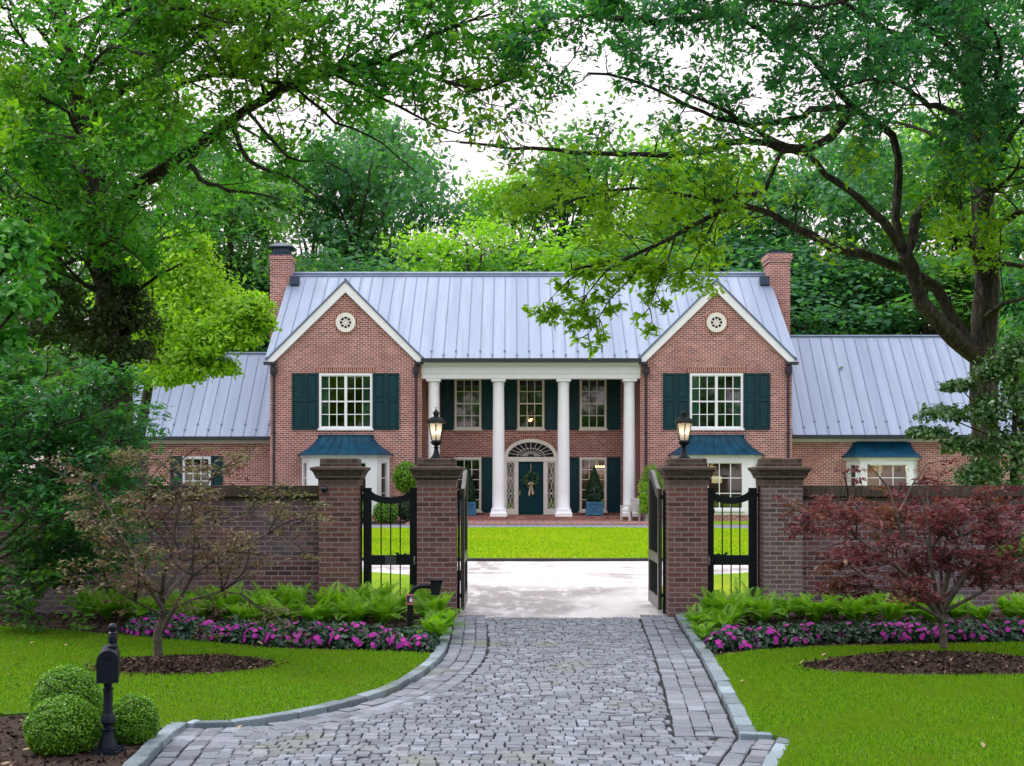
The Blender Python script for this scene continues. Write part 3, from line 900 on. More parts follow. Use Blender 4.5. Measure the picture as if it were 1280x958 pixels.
bow = m.build('bow', paint('ribbon_cream', (0.62, 0.50, 0.36, 1), 0.7)); bow.parent = wreath

def bulb_mesh(m, x, y, z, r=0.03):
    m.lathe([(0.0, 0), (r, r * .8), (r * .9, r * 1.8), (0, r * 3.2)], 8, x, y, z)
lp = (HX - 0.01 + 0.03, HY + 1.0, 0)
ln = thing('porch_lantern', 'small bronze lantern hanging on a chain above the front door', 'lantern', (lp[0], lp[1], 4.75))
m = MB(); X, Y = lp[0], lp[1]
m.tube([(X, Y, 6.85), (X, Y, 5.02)], 0.014, 5)
m.lathe([(0.17, 0.20), (0.18, 0.22), (0.05, 0.33), (0.03, 0.40)], 6, X, Y, 4.75)
m.lathe([(0.02, -0.30), (0.05, -0.26), (0.13, -0.20), (0.14, -0.18)], 6, X, Y, 4.75)
for k in range(6):
    a = 2 * math.pi * k / 6; m.tube([(X + .16 * math.cos(a), Y + .16 * math.sin(a), 4.96), (X + .13 * math.cos(a), Y + .13 * math.sin(a), 4.56)], 0.014, 4)
part('frame', m, M['bronze'], ln)
m = MB()
for k in range(3): bulb_mesh(m, X + .05 * math.cos(2.1 * k), Y + .05 * math.sin(2.1 * k), 4.66, 0.018)
part('bulb', m, M['bulb'], ln)
lamp = bpy.data.lights.new('porch_lamp', 'POINT'); lamp.energy = 6; lamp.color = (1, 0.62, 0.3); lamp.shadow_soft_size = 0.08
lo = bpy.data.objects.new('porch_lamp', lamp); COL.objects.link(lo); lo.location = (X, Y - 0.02, 4.80)

def chandelier(x, y, z, label, w=0.42, n=6):
    t = thing('chandelier', label, 'chandelier', (x, y, z))
    m = MB(); m.tube([(x, y, z + 0.55), (x, y, z - 0.1)], 0.012, 5)
    b = MB()
    for k in range(n):
        a = 2 * math.pi * k / n + 0.3; ex, ey = x + w * math.cos(a), y + w * math.sin(a)
        m.tube([(x, y, z - 0.08), (x + w * .5 * math.cos(a), y + w * .5 * math.sin(a), z - 0.14), (ex, ey, z)], 0.01, 4)
        bulb_mesh(b, ex, ey, z + 0.01, 0.035)
    part('arm', m, M['bronze'], t); part('bulb', b, M['bulb'], t)
    l = bpy.data.lights.new('room_lamp', 'POINT'); l.energy = 170 * w; l.color = (1, 0.66, 0.34); l.shadow_soft_size = 0.25
    o = bpy.data.objects.new('room_lamp', l); COL.objects.link(o); o.location = (x, y, z - 0.25)
px2 = lambda px, Y: (px - 640) * Y / F
pz2 = lambda py, Y: CAM_H - (py - HOR) * Y / F
chandelier(px2(890, 62.6), 62.6, pz2(580, 62.6), 'lit chandelier behind the bay window right of the porch')
chandelier(px2(1098, 63.6), 63.6, pz2(579, 63.6), 'lit chandelier behind the bay window of the low wing', 0.5, 8)
chandelier(px2(750, 66), 66.0, pz2(585, 66.0), 'lit pendant cluster behind the tall porch window beside the white chair', 0.2, 4)
def tlamp(px, py, Y, label, w, h):
    x, z = px2(px, Y), pz2(py, Y)
    t = thing('table_lamp', label, 'lamp', (x, Y, 0.2))
    m = MB(); m.lathe([(0.12, 0.0), (0.13, 0.03), (0.03, 0.08), (0.05, 0.3), (0.02, 0.6), (0.015, z - 0.2)], 10, x, Y, 0.2)
    part('stand', m, M['bronze'], t)
    m = MB(); m.lathe([(w, -h), (w * 0.92, h)], 16, x, Y, z); part('lamp_shade', m, M['shade_glow'], t)
tlamp(896, 599.5, 62.0, 'lamp with a lit cream drum shade inside the bay window right of the porch', 0.24, 0.17)
tlamp(475, 600, 61.8, 'small lit lamp inside the bay window left of the porch', 0.08, 0.14)
# ------------------------------------------------------------------ ground
M['soil'] = speckle('forest_soil', [(0.3, (0.020, 0.026, 0.010, 1)), (0.7, (0.05, 0.075, 0.02, 1))], 3.0, 0.95, 0.4)
M['mulch'] = speckle('mulch', [(0.25, (0.010, 0.006, 0.005, 1)), (0.5, (0.030, 0.018, 0.014, 1)), (0.8, (0.070, 0.045, 0.035, 1))], 26.0, 0.95, 0.9, 0.03)
M['court'] = speckle('court_paving', [(0.3, (0.46, 0.45, 0.47, 1)), (0.7, (0.60, 0.585, 0.60, 1))], 0.7, 0.55, 0.1, 0.01, 0.5, (0.36, 0.33, 0.35, 1), 0.6)
M['drive_asphalt'] = speckle('drive_asphalt', [(0.3, (0.12, 0.13, 0.17, 1)), (0.7, (0.17, 0.18, 0.22, 1))], 6.0, 0.7, 0.2)
M['lawn'] = speckle('lawn', [(0.25, (0.085, 0.18, 0.006, 1)), (0.5, (0.16, 0.29, 0.010, 1)), (0.8, (0.24, 0.37, 0.014, 1))], 14.0, 0.9, 0.8, 0.03, 0.22, (0.28, 0.36, 0.014, 1), 0.8, spec=0.1)
M['turf'] = speckle('turf', [(0.25, (0.030, 0.075, 0.005, 1)), (0.7, (0.065, 0.15, 0.008, 1))], 20.0, 0.95, 0.7, 0.02, 0.9, (0.085, 0.09, 0.022, 1), 0.7)
M['edging'] = paint('edging_stone', (0.05, 0.045, 0.045, 1), 0.8, 0.2, 6)
M['granite'] = None

m = MB(); m.quad([(-400, -60, -0.16), (400, -60, -0.16), (400, 700, -0.16), (-400, 700, -0.16)])
struct('ground', m, M['soil'])

# court behind the gate, with tyre swirls worn into the pale dust
def court_mat():
    m, nt, out = newmat('court_paving_worn')
    co = objco(nt)
    w = N(nt, 'ShaderNodeTexNoise'); w.inputs['Scale'].default_value = 0.35; w.inputs['Detail'].default_value = 5; w.inputs['Distortion'].default_value = 2.2
    nt.links.new(objco(nt, (1.0, 0.7, 1)), w.inputs['Vector'])
    f2 = noise(nt, objco(nt, (3.2, 0.9, 1)), 1.1, 6, 0.65)
    col = ramp(nt, w.outputs['Fac'], [(0.40, (0.27, 0.245, 0.26, 1)), (0.50, (0.44, 0.42, 0.44, 1)), (0.60, (0.55, 0.54, 0.56, 1))])
    col = mixc(nt, col, (0.62, 0.60, 0.62, 1), ramp(nt, f2, [(0.50, (0, 0, 0, 1)), (0.64, (0.8,) * 3 + (1,))]))
    far = noise(nt, co, 60, 2)
    bsdf(nt, out, col, 0.6, 0, 0.35, bumpn(nt, far, 0.15, 0.004))
    return m
M['court'] = court_mat()
def ellipse(cx, cy, a, b, n=96, p=2.0):
    o = []
    for k in range(n):
        t = 2 * math.pi * k / n; c, s = math.cos(t), math.sin(t)
        o.append((cx + a * math.copysign(abs(c) ** (2 / p), c), cy + b * math.copysign(abs(s) ** (2 / p), s)))
    return o
IC = (0.9, 42.9)
m = MB()
m.slab([(-0.86, 20.5), (2.44, 20.5), (2.46, 22.0), (2.5, 23.6), (2.62, 25.4), (4.1, 28.4), (5.7, 29.7), (10, 31.2), (15, 34), (21, 43), (21, 57.1), (-19, 57.1), (-19, 43), (-13, 34), (-7.5, 31.2), (-3.4, 29.7), (-2.05, 28.4), (-1.2, 26.4), (-0.95, 24.5), (-0.9, 22.0)], -0.15, 0.0)
struct('court', m, M['court'])
m = MB(); m.slab([(-24, 51.6), (26, 51.6), (26, 56.9), (-24, 56.9)], -0.15, 0.006); struct('drive', m, M['drive_asphalt'])
# raised lawn island
def dome(mb, poly, h0, h1, c, rings=10):
    P = np.array(poly); cc = np.array(c); b = []
    for i in range(rings + 1):
        t = i / rings; s = 1 - t
        z = h0 + (h1 - h0) * (1 - (1 - t) ** 2)
        b.append([(cc[0] + (p[0] - cc[0]) * s, cc[1] + (p[1] - cc[1]) * s, z) for p in P])
    n = len(poly)
    for i in range(rings):
        for k in range(n):
            k2 = (k + 1) % n; mb.quad([b[i][k], b[i][k2], b[i + 1][k2], b[i + 1][k]])
isl = ellipse(IC[0], IC[1], 15.5, 9.2, 120, 2.3)
m = MB(); dome(m, isl, 0.05, 0.16, IC, 12)
n = len(isl)
for k in range(n): m.quad([(isl[k][0], isl[k][1], -0.05), (*isl[(k + 1) % n], -0.05), (*isl[(k + 1) % n], 0.05), (*isl[k], 0.05)])
struct('lawn', m, M['lawn'])
m = MB(); o = ellipse(IC[0], IC[1], 15.62, 9.32, 120, 2.3)
for k in range(n):
    k2 = (k + 1) % n
    m.quad([(*o[k], 0.0), (*o[k2], 0.0), (*o[k2], 0.075), (*o[k], 0.075)]); m.quad([(*o[k], 0.075), (*o[k2], 0.075), (*isl[k2], 0.076), (*isl[k], 0.076)])
    m.quad([(*isl[k2], 0.03), (*isl[k], 0.03), (*isl[k], 0.076), (*isl[k2], 0.076)])
struct('lawn_edging', m, M['edging'])
# grass either side inside the wall, and along the house
for s in (-1, 1):
    m = MB()
    if s < 0: poly = [(-30, 21.2), (-1.0, 21.2), (-1.0, 23.0), (-1.05, 24.6), (-1.3, 26.5), (-2.15, 28.5), (-3.5, 29.8), (-7.5, 31.3), (-13.1, 34), (-19, 43), (-30, 48)]
    else: poly = [(30, 21.2), (30, 48), (21, 43), (15.1, 34), (10, 31.3), (5.8, 29.8), (4.2, 28.5), (2.72, 25.4), (2.6, 23.5), (2.6, 22.0), (2.6, 21.2)]
    m.slab(poly, -0.15, 0.05); struct('lawn', m, M['lawn'])
m = MB(); m.slab([(-24, 57.0), (-4.6, 57.0), (-4.6, 63.2), (-24, 63.2)], -0.15, 0.03); struct('planting_bed', m, M['mulch'])
m = MB(); m.slab([(6.5, 57.0), (26, 57.0), (26, 63.2), (6.5, 63.2)], -0.15, 0.05); struct('lawn', m, M['lawn'])
m = MB(); m.box(-4.55, 6.45, 56.85, 60.74, -0.15, 0.055); struct('brick_apron', m, M['apron_brick'])

# ------------------------------------------------------------------ cobbled driveway
def granite(name, base):
    m, nt, out = newmat(name)
    co = objco(nt)
    a = N(nt, 'ShaderNodeAttribute', attribute_name='rnd')
    c1 = ramp(nt, a.outputs['Fac'], [(0.0, tuple(x * .55 for x in base) + (1,)), (0.3, tuple(x * .85 for x in base) + (1,)), (0.7, tuple(base) + (1,)), (0.85, (base[0] * 1.12, base[1] * 1.05, base[2] * 1.02, 1)), (1.0, tuple(x * 1.45 for x in base) + (1,))])
    f = noise(nt, co, 60, 4, 0.7)
    c2 = mixc(nt, c1, (0.03, 0.032, 0.04, 1), ramp(nt, f, [(0.35, (0.5,) * 3 + (1,)), (0.6, (0, 0, 0, 1))]))
    big = noise(nt, co, 0.9, 4)
    c3 = mixc(nt, c2, (0.13, 0.15, 0.05, 1), ramp(nt, big, [(0.56, (0, 0, 0, 1)), (0.72, (0.45,) * 3 + (1,))]))
    bsdf(nt, out, c3, 0.62, 0, 0.45, bumpn(nt, f, 0.5, 0.006))
    return m
M['cobble'] = granite('cobble_granite', (0.175, 0.200, 0.250))
M['kerb'] = granite('kerb_granite', (0.20, 0.265, 0.315))
M['joint'] = speckle('joint_earth', [(0.3, (0.006, 0.006, 0.008, 1)), (0.7, (0.026, 0.027, 0.024, 1))], 30, 0.95)

class Stones:
    def __init__(s): s.v = []; s.f = []; s.r = []
    def stone(s, q, z0, z1, rng, inset=0.012):
        """a worn sett on the ground quad q (four xy corners, counter-clockwise)"""
        q = np.array(q); c = q.mean(0); b = len(s.v)
        e = q + rng.normal(size=(4, 2)) * np.array((0.005, 0.003))
        d = (c - e); L = np.linalg.norm(d, axis=1, keepdims=True)
        t = e + d / L * inset * 1.4
        dz = rng.normal(size=4) * 0.003 + rng.normal() * 0.003
        for i in range(4): s.v.append((e[i, 0], e[i, 1], z0))
        for i in range(4): s.v.append((e[i, 0], e[i, 1], z1 - 0.007 + dz[i]))
        for i in range(4): s.v.append((t[i, 0], t[i, 1], z1 + dz[i]))
        r = rng.random()
        for a in (0, 4):
            for i in range(4):
                j = (i + 1) % 4
                s.f.append((b + a + i, b + a + j, b + a + 4 + j, b + a + 4 + i)); s.r.append(r)
        s.f.append((b + 8, b + 9, b + 10, b + 11)); s.r.append(r)
    def build(s, name, mat):
        me = bpy.data.meshes.new(name); me.from_pydata(s.v, [], s.f); me.materials.append(mat)
        at_ = me.attributes.new('rnd', 'FLOAT', 'FACE'); at_.data.foreach_set('value', s.r)
        me.update(); o = link(name, me); o['kind'] = 'structure'; return o

rng = np.random.default_rng(11)
# edges of the cobbled drive, left and right, read as ground curves (gate end first)
Lpx = [(566, 770), (564, 790), (556, 818), (538, 838), (510, 857), (470, 875), (400, 893), (330, 906), (268, 913), (232, 911)]
Rpx = [(843, 770), (852, 785), (868, 810), (884, 838), (905, 880), (924, 922)]
Lc = [np.array(gnd(*p)) for p in Lpx]; Rc = [np.array(gnd(*p)) for p in Rpx]
Lflare = [np.array(gnd(*p)) for p in [(232, 911), (207, 932), (180, 960)]]
Lflare.append(Lflare[-1] + (Lflare[-1] - Lflare[-2]) * 2.5)
Rflare = [np.array(gnd(*p)) for p in [(924, 926), (973, 927)]]
Rf2 = [np.array(gnd(*p)) for p in [(973, 927), (955, 958)]]
Rf2.append(Rf2[-1] + (Rf2[-1] - Rf2[-2]) * 3)
def dens(pts, step=0.1):
    o = []
    for p, q in zip(pts, pts[1:]):
        k = max(1, int(np.linalg.norm(q - p) / step)); o += [p + (q - p) * i / k for i in range(k)]
    return np.array(o + [pts[-1]])
def smooth2(pts):
    return [np.array(p[:2]) for p in spline([(p[0], p[1], 0) for p in pts], 0.08)]
Ls = np.array(smooth2(Lc)); Rs = np.array(smooth2(Rc))
Lall = np.concatenate([Ls, dens(Lflare)]); Rall = np.concatenate([Rs, dens(Rflare), dens(Rf2)])
def bound(C, Y, left):
    """x of the edge at depth Y"""
    k = np.argsort(C[:, 1]); return float(np.interp(Y, C[k, 1], C[k, 0]))
def row_along(st, C, side, off, w, z0, z1, lng, mean=0.2, gap=0.012):
    """setts laid end to end along a curve; side=+1: offset to the right of the walking direction"""
    d = np.gradient(C, axis=0); d /= np.linalg.norm(d, axis=1, keepdims=True) + 1e-9
    nrm = np.stack([d[:, 1], -d[:, 0]], 1) * side
    s_ = np.concatenate([[0], np.cumsum(np.linalg.norm(np.diff(C, axis=0), axis=1))])
    A = C + nrm * off; B = C + nrm * (off + w)
    at_ = lambda Q, t: np.array([np.interp(t, s_, Q[:, 0]), np.interp(t, s_, Q[:, 1])])
    t = 0
    while t < s_[-1] - 0.05:
        l = mean * (0.8 + 0.4 * rng.random()); e = min(t + l, s_[-1])
        q = [at_(A, t + gap / 2), at_(B, t + gap / 2), at_(B, e - gap / 2), at_(A, e - gap / 2)]
        ar = (q[1][0] - q[0][0]) * (q[3][1] - q[0][1]) - (q[3][0] - q[0][0]) * (q[1][1] - q[0][1])
        lng.stone(q if ar > 0 else q[::-1], z0, z1, rng)
        t = e
st = Stones(); kb = Stones()
for k in range(3):
    row_along(st, Ls, -1, 0.02 + k * 0.163, 0.153, -0.07, 0.010, st, 0.17)
    row_along(st, Rs, 1, 0.03 + k * 0.172, 0.161, -0.07, 0.010, st, 0.20)
fl = dens(Lflare)
for k in range(3): row_along(st, fl, -1, 0.02 + k * 0.165, 0.145, -0.07, 0.010, st, 0.2)
fr_ = dens(Rf2)
for k in range(3): row_along(st, fr_, 1, 0.02 + k * 0.165, 0.145, -0.07, 0.010, st, 0.2)
row_along(kb, Ls, 1, 0.0, 0.125, -0.1, 0.062, kb, 0.36); row_along(kb, fl, 1, 0.0, 0.13, -0.1, 0.062, kb, 0.26)
row_along(kb, Rs, -1, 0.0, 0.145, -0.1, 0.06, kb, 0.34)
row_along(kb, dens([Rflare[0] + np.array((0.0, 0.0)), Rflare[1]]), -1, 0.0, 0.11, -0.1, 0.06, kb, 0.27); row_along(kb, fr_, -1, 0.0, 0.12, -0.1, 0.045, kb, 0.3)
# running courses across the drive
Y = 20.55
while Y > 6.5:
    rw_ = 0.122 + rng.normal() * 0.009
    yc = Y - rw_ / 2
    if yc > Ls[-1, 1]: xl = bound(Ls, yc, True) + 0.55
    else: xl = bound(fl, yc, True) + 0.50
    if yc > Rs[-1, 1]: xr = bound(Rs, yc, False) - 0.59
    else: xr = bound(fr_, yc, False) - 0.55
    if Rs[-1, 1] + 0.45 > yc > Rs[-1, 1]: xr = min(xr, xr)
    x = xl - rng.random() * 0.05
    ph = rng.random() * 6
    while x < xr:
        l = 0.088 + rng.random() * 0.068
        e = min(x + l, xr + 0.03)
        g = 0.0052
        wob = lambda xx: 0.016 * math.sin(xx * 1.3 + Y * 0.8)
        if e - x > 0.05:
            st.stone([(x + g, Y - rw_ + g * .3 + wob(x)), (e - g, Y - rw_ + g * .3 + wob(e)), (e - g, Y - g * .3 + wob(e)), (x + g, Y - g * .3 + wob(x))], -0.07, 0.010, rng, 0.005)
        x = e
    Y -= rw_
st.build('driveway', M['cobble']); kb.build('kerb', M['kerb'])
m = MB(); m.slab([(-12, 4), (12, 4), (12, 20.6), (-12, 20.6)], -0.15, -0.012); struct('joint_bed', m, M['joint'])

# ------------------------------------------------------------------ lawns and beds in front of the wall
def inset_curve(C, off, side):
    d = np.gradient(C, axis=0); d /= np.linalg.norm(d, axis=1, keepdims=True) + 1e-9
    return C + np.stack([d[:, 1], -d[:, 0]], 1) * side * off
LK = inset_curve(Ls, 0.125, 1); RK = inset_curve(Rs, 0.145, -1); FK = inset_curve(fl, 0.13, 1); RFK = inset_curve(fr_, 0.12, -1)
# beds: everything from the kerbs outward, lawns laid over them
def fan(mb, poly, z, mi=0): mb.quad([(p[0], p[1], z) for p in poly], mi)
lb = [tuple(p) for p in LK[::4]] + [tuple(LK[-1])] + [tuple(p) for p in FK[2::3]] + [(-14, 6.0), (-14, 21.0), (LK[0][0], 21.0)]
rb = [tuple(p) for p in RK[::4]] + [tuple(RK[-1])] + [(float(RFK[0][0]), float(RFK[0][1]))] + [tuple(p) for p in RFK[2::3]] + [(14, 6.0), (14, 21.0), (RK[0][0], 21.0)]
for poly in (lb, rb):
    m = MB(); m.slab(poly if poly is rb else poly, -0.15, 0.030); struct('planting_bed', m, M['mulch'])
lt = [gnd(*p) for p in [(545, 824), (520, 822), (470, 820), (400, 819), (330, 816), (280, 811), (220, 806), (150, 800), (60, 792), (0, 788), (-120, 782), (-420, 778)]]
iL = int(np.argmin(np.abs(LK[:, 1] - lt[0][1])))
lawnL = [tuple(p) for p in LK[iL:]] + [gnd(*p) for p in [(222, 910), (212, 916), (196, 918), (150, 900), (90, 890), (30, 898), (0, 900), (-200, 905), (-700, 925)]] + [gnd(-420, 778)] + lt[::-1][1:]
rt = [gnd(*p) for p in [(886, 828), (905, 825), (950, 819), (1000, 816), (1060, 814), (1130, 813), (1200, 811), (1280, 809), (1420, 806)]]
iR = int(np.argmin(np.abs(RK[:, 1] - rt[0][1])))
lawnR = [tuple(p) for p in RK[iR:]] + [tuple(p) for p in RFK[1:]] + [(6.5, 6.0), (9.0, 8.0), (9.5, 16.0)] + rt[::-1]
ringL = (gnd(229, 838)[0], gnd(229, 838)[1], 1.02, 0.72)
ringR = (gnd(1172, 840)[0], gnd(1172, 840)[1], 1.55, 0.66)
for p in (lawnL, lawnR):
    m = MB(); m.slab(p, -0.1, 0.048); struct('front_lawn', m, M['turf'])
rings = []
for (cx, cy, a, b), h in ((ringL, 0.06), (ringR, 0.15)):
    m = MB(); e = ellipse(cx, cy, a, b, 48)
    e = [(cx + (x - cx) * (1 + .05 * math.sin(7 * i)), cy + (y - cy) * (1 + .06 * math.sin(5 * i + 1))) for i, (x, y) in enumerate(e)]
    dome(m, e, 0.051, 0.051 + h, (cx, cy), 8); rings.append(e)
    struct('mulch_ring', m, M['mulch'])

def inside(P, poly):
    x, y = P[:, 0], P[:, 1]; r = np.zeros(len(P), bool); poly = np.array(poly)
    j = len(poly) - 1
    for i in range(len(poly)):
        xi, yi = poly[i]; xj, yj = poly[j]
        c = ((yi > y) != (yj > y)) & (x < (xj - xi) * (y - yi) / (yj - yi + 1e-12) + xi)
        r ^= c; j = i
    return r
M['grass'] = leafmat('grass_blade', [(0, (0.060, 0.150, 0.004, 1)), (0.4, (0.115, 0.26, 0.007, 1)), (0.85, (0.17, 0.33, 0.012, 1)), (1, (0.24, 0.34, 0.05, 1))], 0.5, 0.6, 0.2, 1.3, wash=(0.15, 0.25, 0.012, 1), wscale=1.1)
def grass(name, poly, ring, n, hmean=0.036):
    P = np.array(poly); lo, hi = P.min(0), P.max(0)
    lo = np.maximum(lo, (-8.5, 9.3)); hi = np.minimum(hi, (8.5, 22))
    Q = lo + (hi - lo) * rng.random((n, 2))
    k = inside(Q, poly)
    rr = ((Q[:, 0] - ring[0]) / ring[2]) ** 2 + ((Q[:, 1] - ring[1]) / ring[3]) ** 2
    k &= rr > 0.95 + rng.random(n) * 0.12
    Q = Q[k]; n = len(Q)
    h = hmean * np.clip(rng.normal(1, 0.3, n), 0.4, 1.8)
    a = np.stack([rng.normal(size=n) * 0.45, rng.normal(size=n) * 0.45, np.ones(n)], 1); a /= np.linalg.norm(a, axis=1, keepdims=True)
    b = np.stack([rng.normal(size=n), rng.normal(size=n) * .5, np.zeros(n)], 1); b /= np.linalg.norm(b, axis=1, keepdims=True) + 1e-9
    nr = np.cross(a, b); nr /= np.linalg.norm(nr, axis=1, keepdims=True)
    C = np.stack([Q[:, 0], Q[:, 1], np.full(n, 0.046)], 1) + a * (h / 2)[:, None]
    o = link(name, leaves_mesh(name, C, a, nr, h, np.full(n, 0.009), M['grass'], rng, 0.0)); o['kind'] = 'stuff'
Q = np.stack([IC[0] + 24 * (rng.random(150000) - .5), 33.4 + 19 * rng.random(150000)], 1); Q = Q[inside(Q, isl)]; n_ = len(Q)
h = 0.06 * np.clip(rng.normal(1, .35, n_), .4, 1.9); zz = 0.05 + 0.11 * (1 - np.clip(((Q[:, 0] - IC[0]) / 15.5) ** 2 + ((Q[:, 1] - IC[1]) / 9.2) ** 2, 0, 1))
a = np.stack([rng.normal(size=n_) * .6, rng.normal(size=n_) * .6, np.ones(n_)], 1); a /= np.linalg.norm(a, axis=1, keepdims=True)
b = np.stack([rng.normal(size=n_), rng.normal(size=n_) * .5, np.zeros(n_)], 1); nr = np.cross(a, b); nr /= np.linalg.norm(nr, axis=1, keepdims=True)
M['far_grass'] = leafmat('far_grass_blade', [(0, (0.14, 0.27, 0.006, 1)), (0.5, (0.26, 0.41, 0.010, 1)), (1, (0.36, 0.47, 0.02, 1))], 0.5, 0.6, 0.15, 1.3, wash=(0.33, 0.40, 0.03, 1), wscale=0.5)
o = link('grass', leaves_mesh('grass', np.stack([Q[:, 0], Q[:, 1], zz], 1) + a * (h / 2)[:, None], a, nr, h, np.full(n_, 0.03), M['far_grass'], rng, 0.0)); o['kind'] = 'stuff'
grass('grass', lawnL, ringL, 210000); grass('grass', lawnR, ringR, 260000)
# bark chips
M['bark'] = leafmat('bark_chip', [(0, (0.012, 0.007, 0.005, 1)), (0.6, (0.05, 0.030, 0.022, 1)), (0.93, (0.10, 0.07, 0.05, 1)), (1, (0.32, 0.24, 0.17, 1))], 0.0, 0.9, 0.2)
def chips(poly, n, z, zf=None):
    P = np.array(poly); lo, hi = P.min(0), P.max(0); lo = np.maximum(lo, (-8.5, 9.3)); hi = np.minimum(hi, (8.5, 22))
    Q = lo + (hi - lo) * rng.random((n, 2)); Q = Q[inside(Q, poly)]; n = len(Q)
    zz = zf(Q) if zf is not None else np.full(n, z)
    C = np.stack([Q[:, 0], Q[:, 1], zz + 0.008 * rng.random(n)], 1)
    a, nr, L, W = leaf_arrays(rng, C, None, 0.055, 0.02, flat=1.6, ls=0.4)
    o = link('bark_mulch', leaves_mesh('bark_mulch', C, a, nr, L, W, M['bark'], rng, 0.1)); o['kind'] = 'stuff'
chips(lb, 26000, 0.034); chips(rb, 26000, 0.034)
for (cx, cy, a, b), e, h in ((ringL, rings[0], 0.06), (ringR, rings[1], 0.15)):
    def zf(Q, cx=cx, cy=cy, a=a, b=b, h=h):
        r = np.sqrt(((Q[:, 0] - cx) / a) ** 2 + ((Q[:, 1] - cy) / b) ** 2).clip(0, 1); return 0.055 + h * (1 - r ** 2)
    chips(e, 5200, 0, zf)
    q = [(cx + (x - cx) * 1.13, cy + (y - cy) * 1.16) for x, y in e]
    chips(q, 900, 0, lambda Q, zf=zf: zf(Q) + 0.012)

# ------------------------------------------------------------------ garden wall, pillars
PW = 0.30
def pillar(x, label, mat):
    t = thing('gate_pillar', label, 'pillar', (x, 20.9, 0), 'brick gate pillars')
    m = MB(); m.box(x - PW, x + PW, 20.6, 21.2, 0, 2.03); part('shaft', m, mat, t)
    m = MB()
    m.square([(PW + 0.012, 2.032), (PW + 0.012, 2.135), (PW + 0.032, 2.138), (PW + 0.036, 2.150), (PW + 0.052, 2.153), (PW + 0.054, 2.19), (PW + 0.064, 2.193), (PW + 0.074, 2.225), (PW + 0.100, 2.262), (PW + 0.122, 2.275), (PW + 0.124, 2.312), (PW + 0.02, 2.332)], x, 20.9)
    m.square([(PW - 0.012, 2.33), (PW - 0.012, 2.44), (PW - 0.03, 2.455)], x, 20.9)
    part('cap', m, M['cap_stone'], t)
    return t
PX = [(423 - 640) * 20.6 / F, (545.5 - 640) * 20.6 / F, (860.5 - 640) * 20.6 / F, (979 - 640) * 20.6 / F]
pillar(PX[0], 'brick gate pillar joining the left garden wall, with a small dark camera on it', M['pillar_brick'])
pillar(PX[1], 'brick gate pillar behind the keypad post, carrying the left lantern', M['pillar_brick'])
pillar(PX[2], 'brick gate pillar right of the driveway opening, carrying the right lantern', M['pillar_brick'])
pillar(PX[3], 'greyish weathered brick gate pillar joining the right garden wall', M['grey_pillar_brick'])
def gwall(x0, x1, label):
    t = thing('garden_wall', label, 'wall', ((x0 + x1) / 2, 21.05, 0))
    m = MB(); m.box(x0, x1, 20.92, 21.22, 0, 1.79); part('brickwork', m, M['wall_brick'], t)
    m = MB(); m.box(x0, x1, 20.905, 21.235, 1.792, 1.858); m.box(x0, x1, 20.86, 21.28, 1.861, 2.03)
    part('coping', m, M['coping'], t)
gwall(-16, PX[0] - PW - 0.002, 'purplish brown brick garden wall behind the thin brown leaved maple')
gwall(PX[3] + PW + 0.002, 16, 'dark brick garden wall behind the red leaved maple')

# ------------------------------------------------------------------ lanterns on the pillars
M['lamp_glass'] = None
def lampglass():
    m, nt, out = newmat('frosted_lamp_glass')
    t = N(nt, 'ShaderNodeBsdfTransparent'); t.inputs[0].default_value = (0.95, 0.93, 0.9, 1)
    d = N(nt, 'ShaderNodeBsdfTranslucent'); d.inputs[0].default_value = (0.92, 0.88, 0.82, 1)
    g = N(nt, 'ShaderNodeBsdfGlossy'); g.inputs['Roughness'].default_value = 0.1
    mx = N(nt, 'ShaderNodeMixShader'); mx.inputs[0].default_value = 0.45
    nt.links.new(t.outputs[0], mx.inputs[1]); nt.links.new(d.outputs[0], mx.inputs[2])
    m2 = N(nt, 'ShaderNodeMixShader'); m2.inputs[0].default_value = 0.10
    nt.links.new(mx.outputs[0], m2.inputs[1]); nt.links.new(g.outputs[0], m2.inputs[2]); nt.links.new(m2.outputs[0], out.inputs['Surface'])
    return m
M['lamp_glass'] = lampglass()
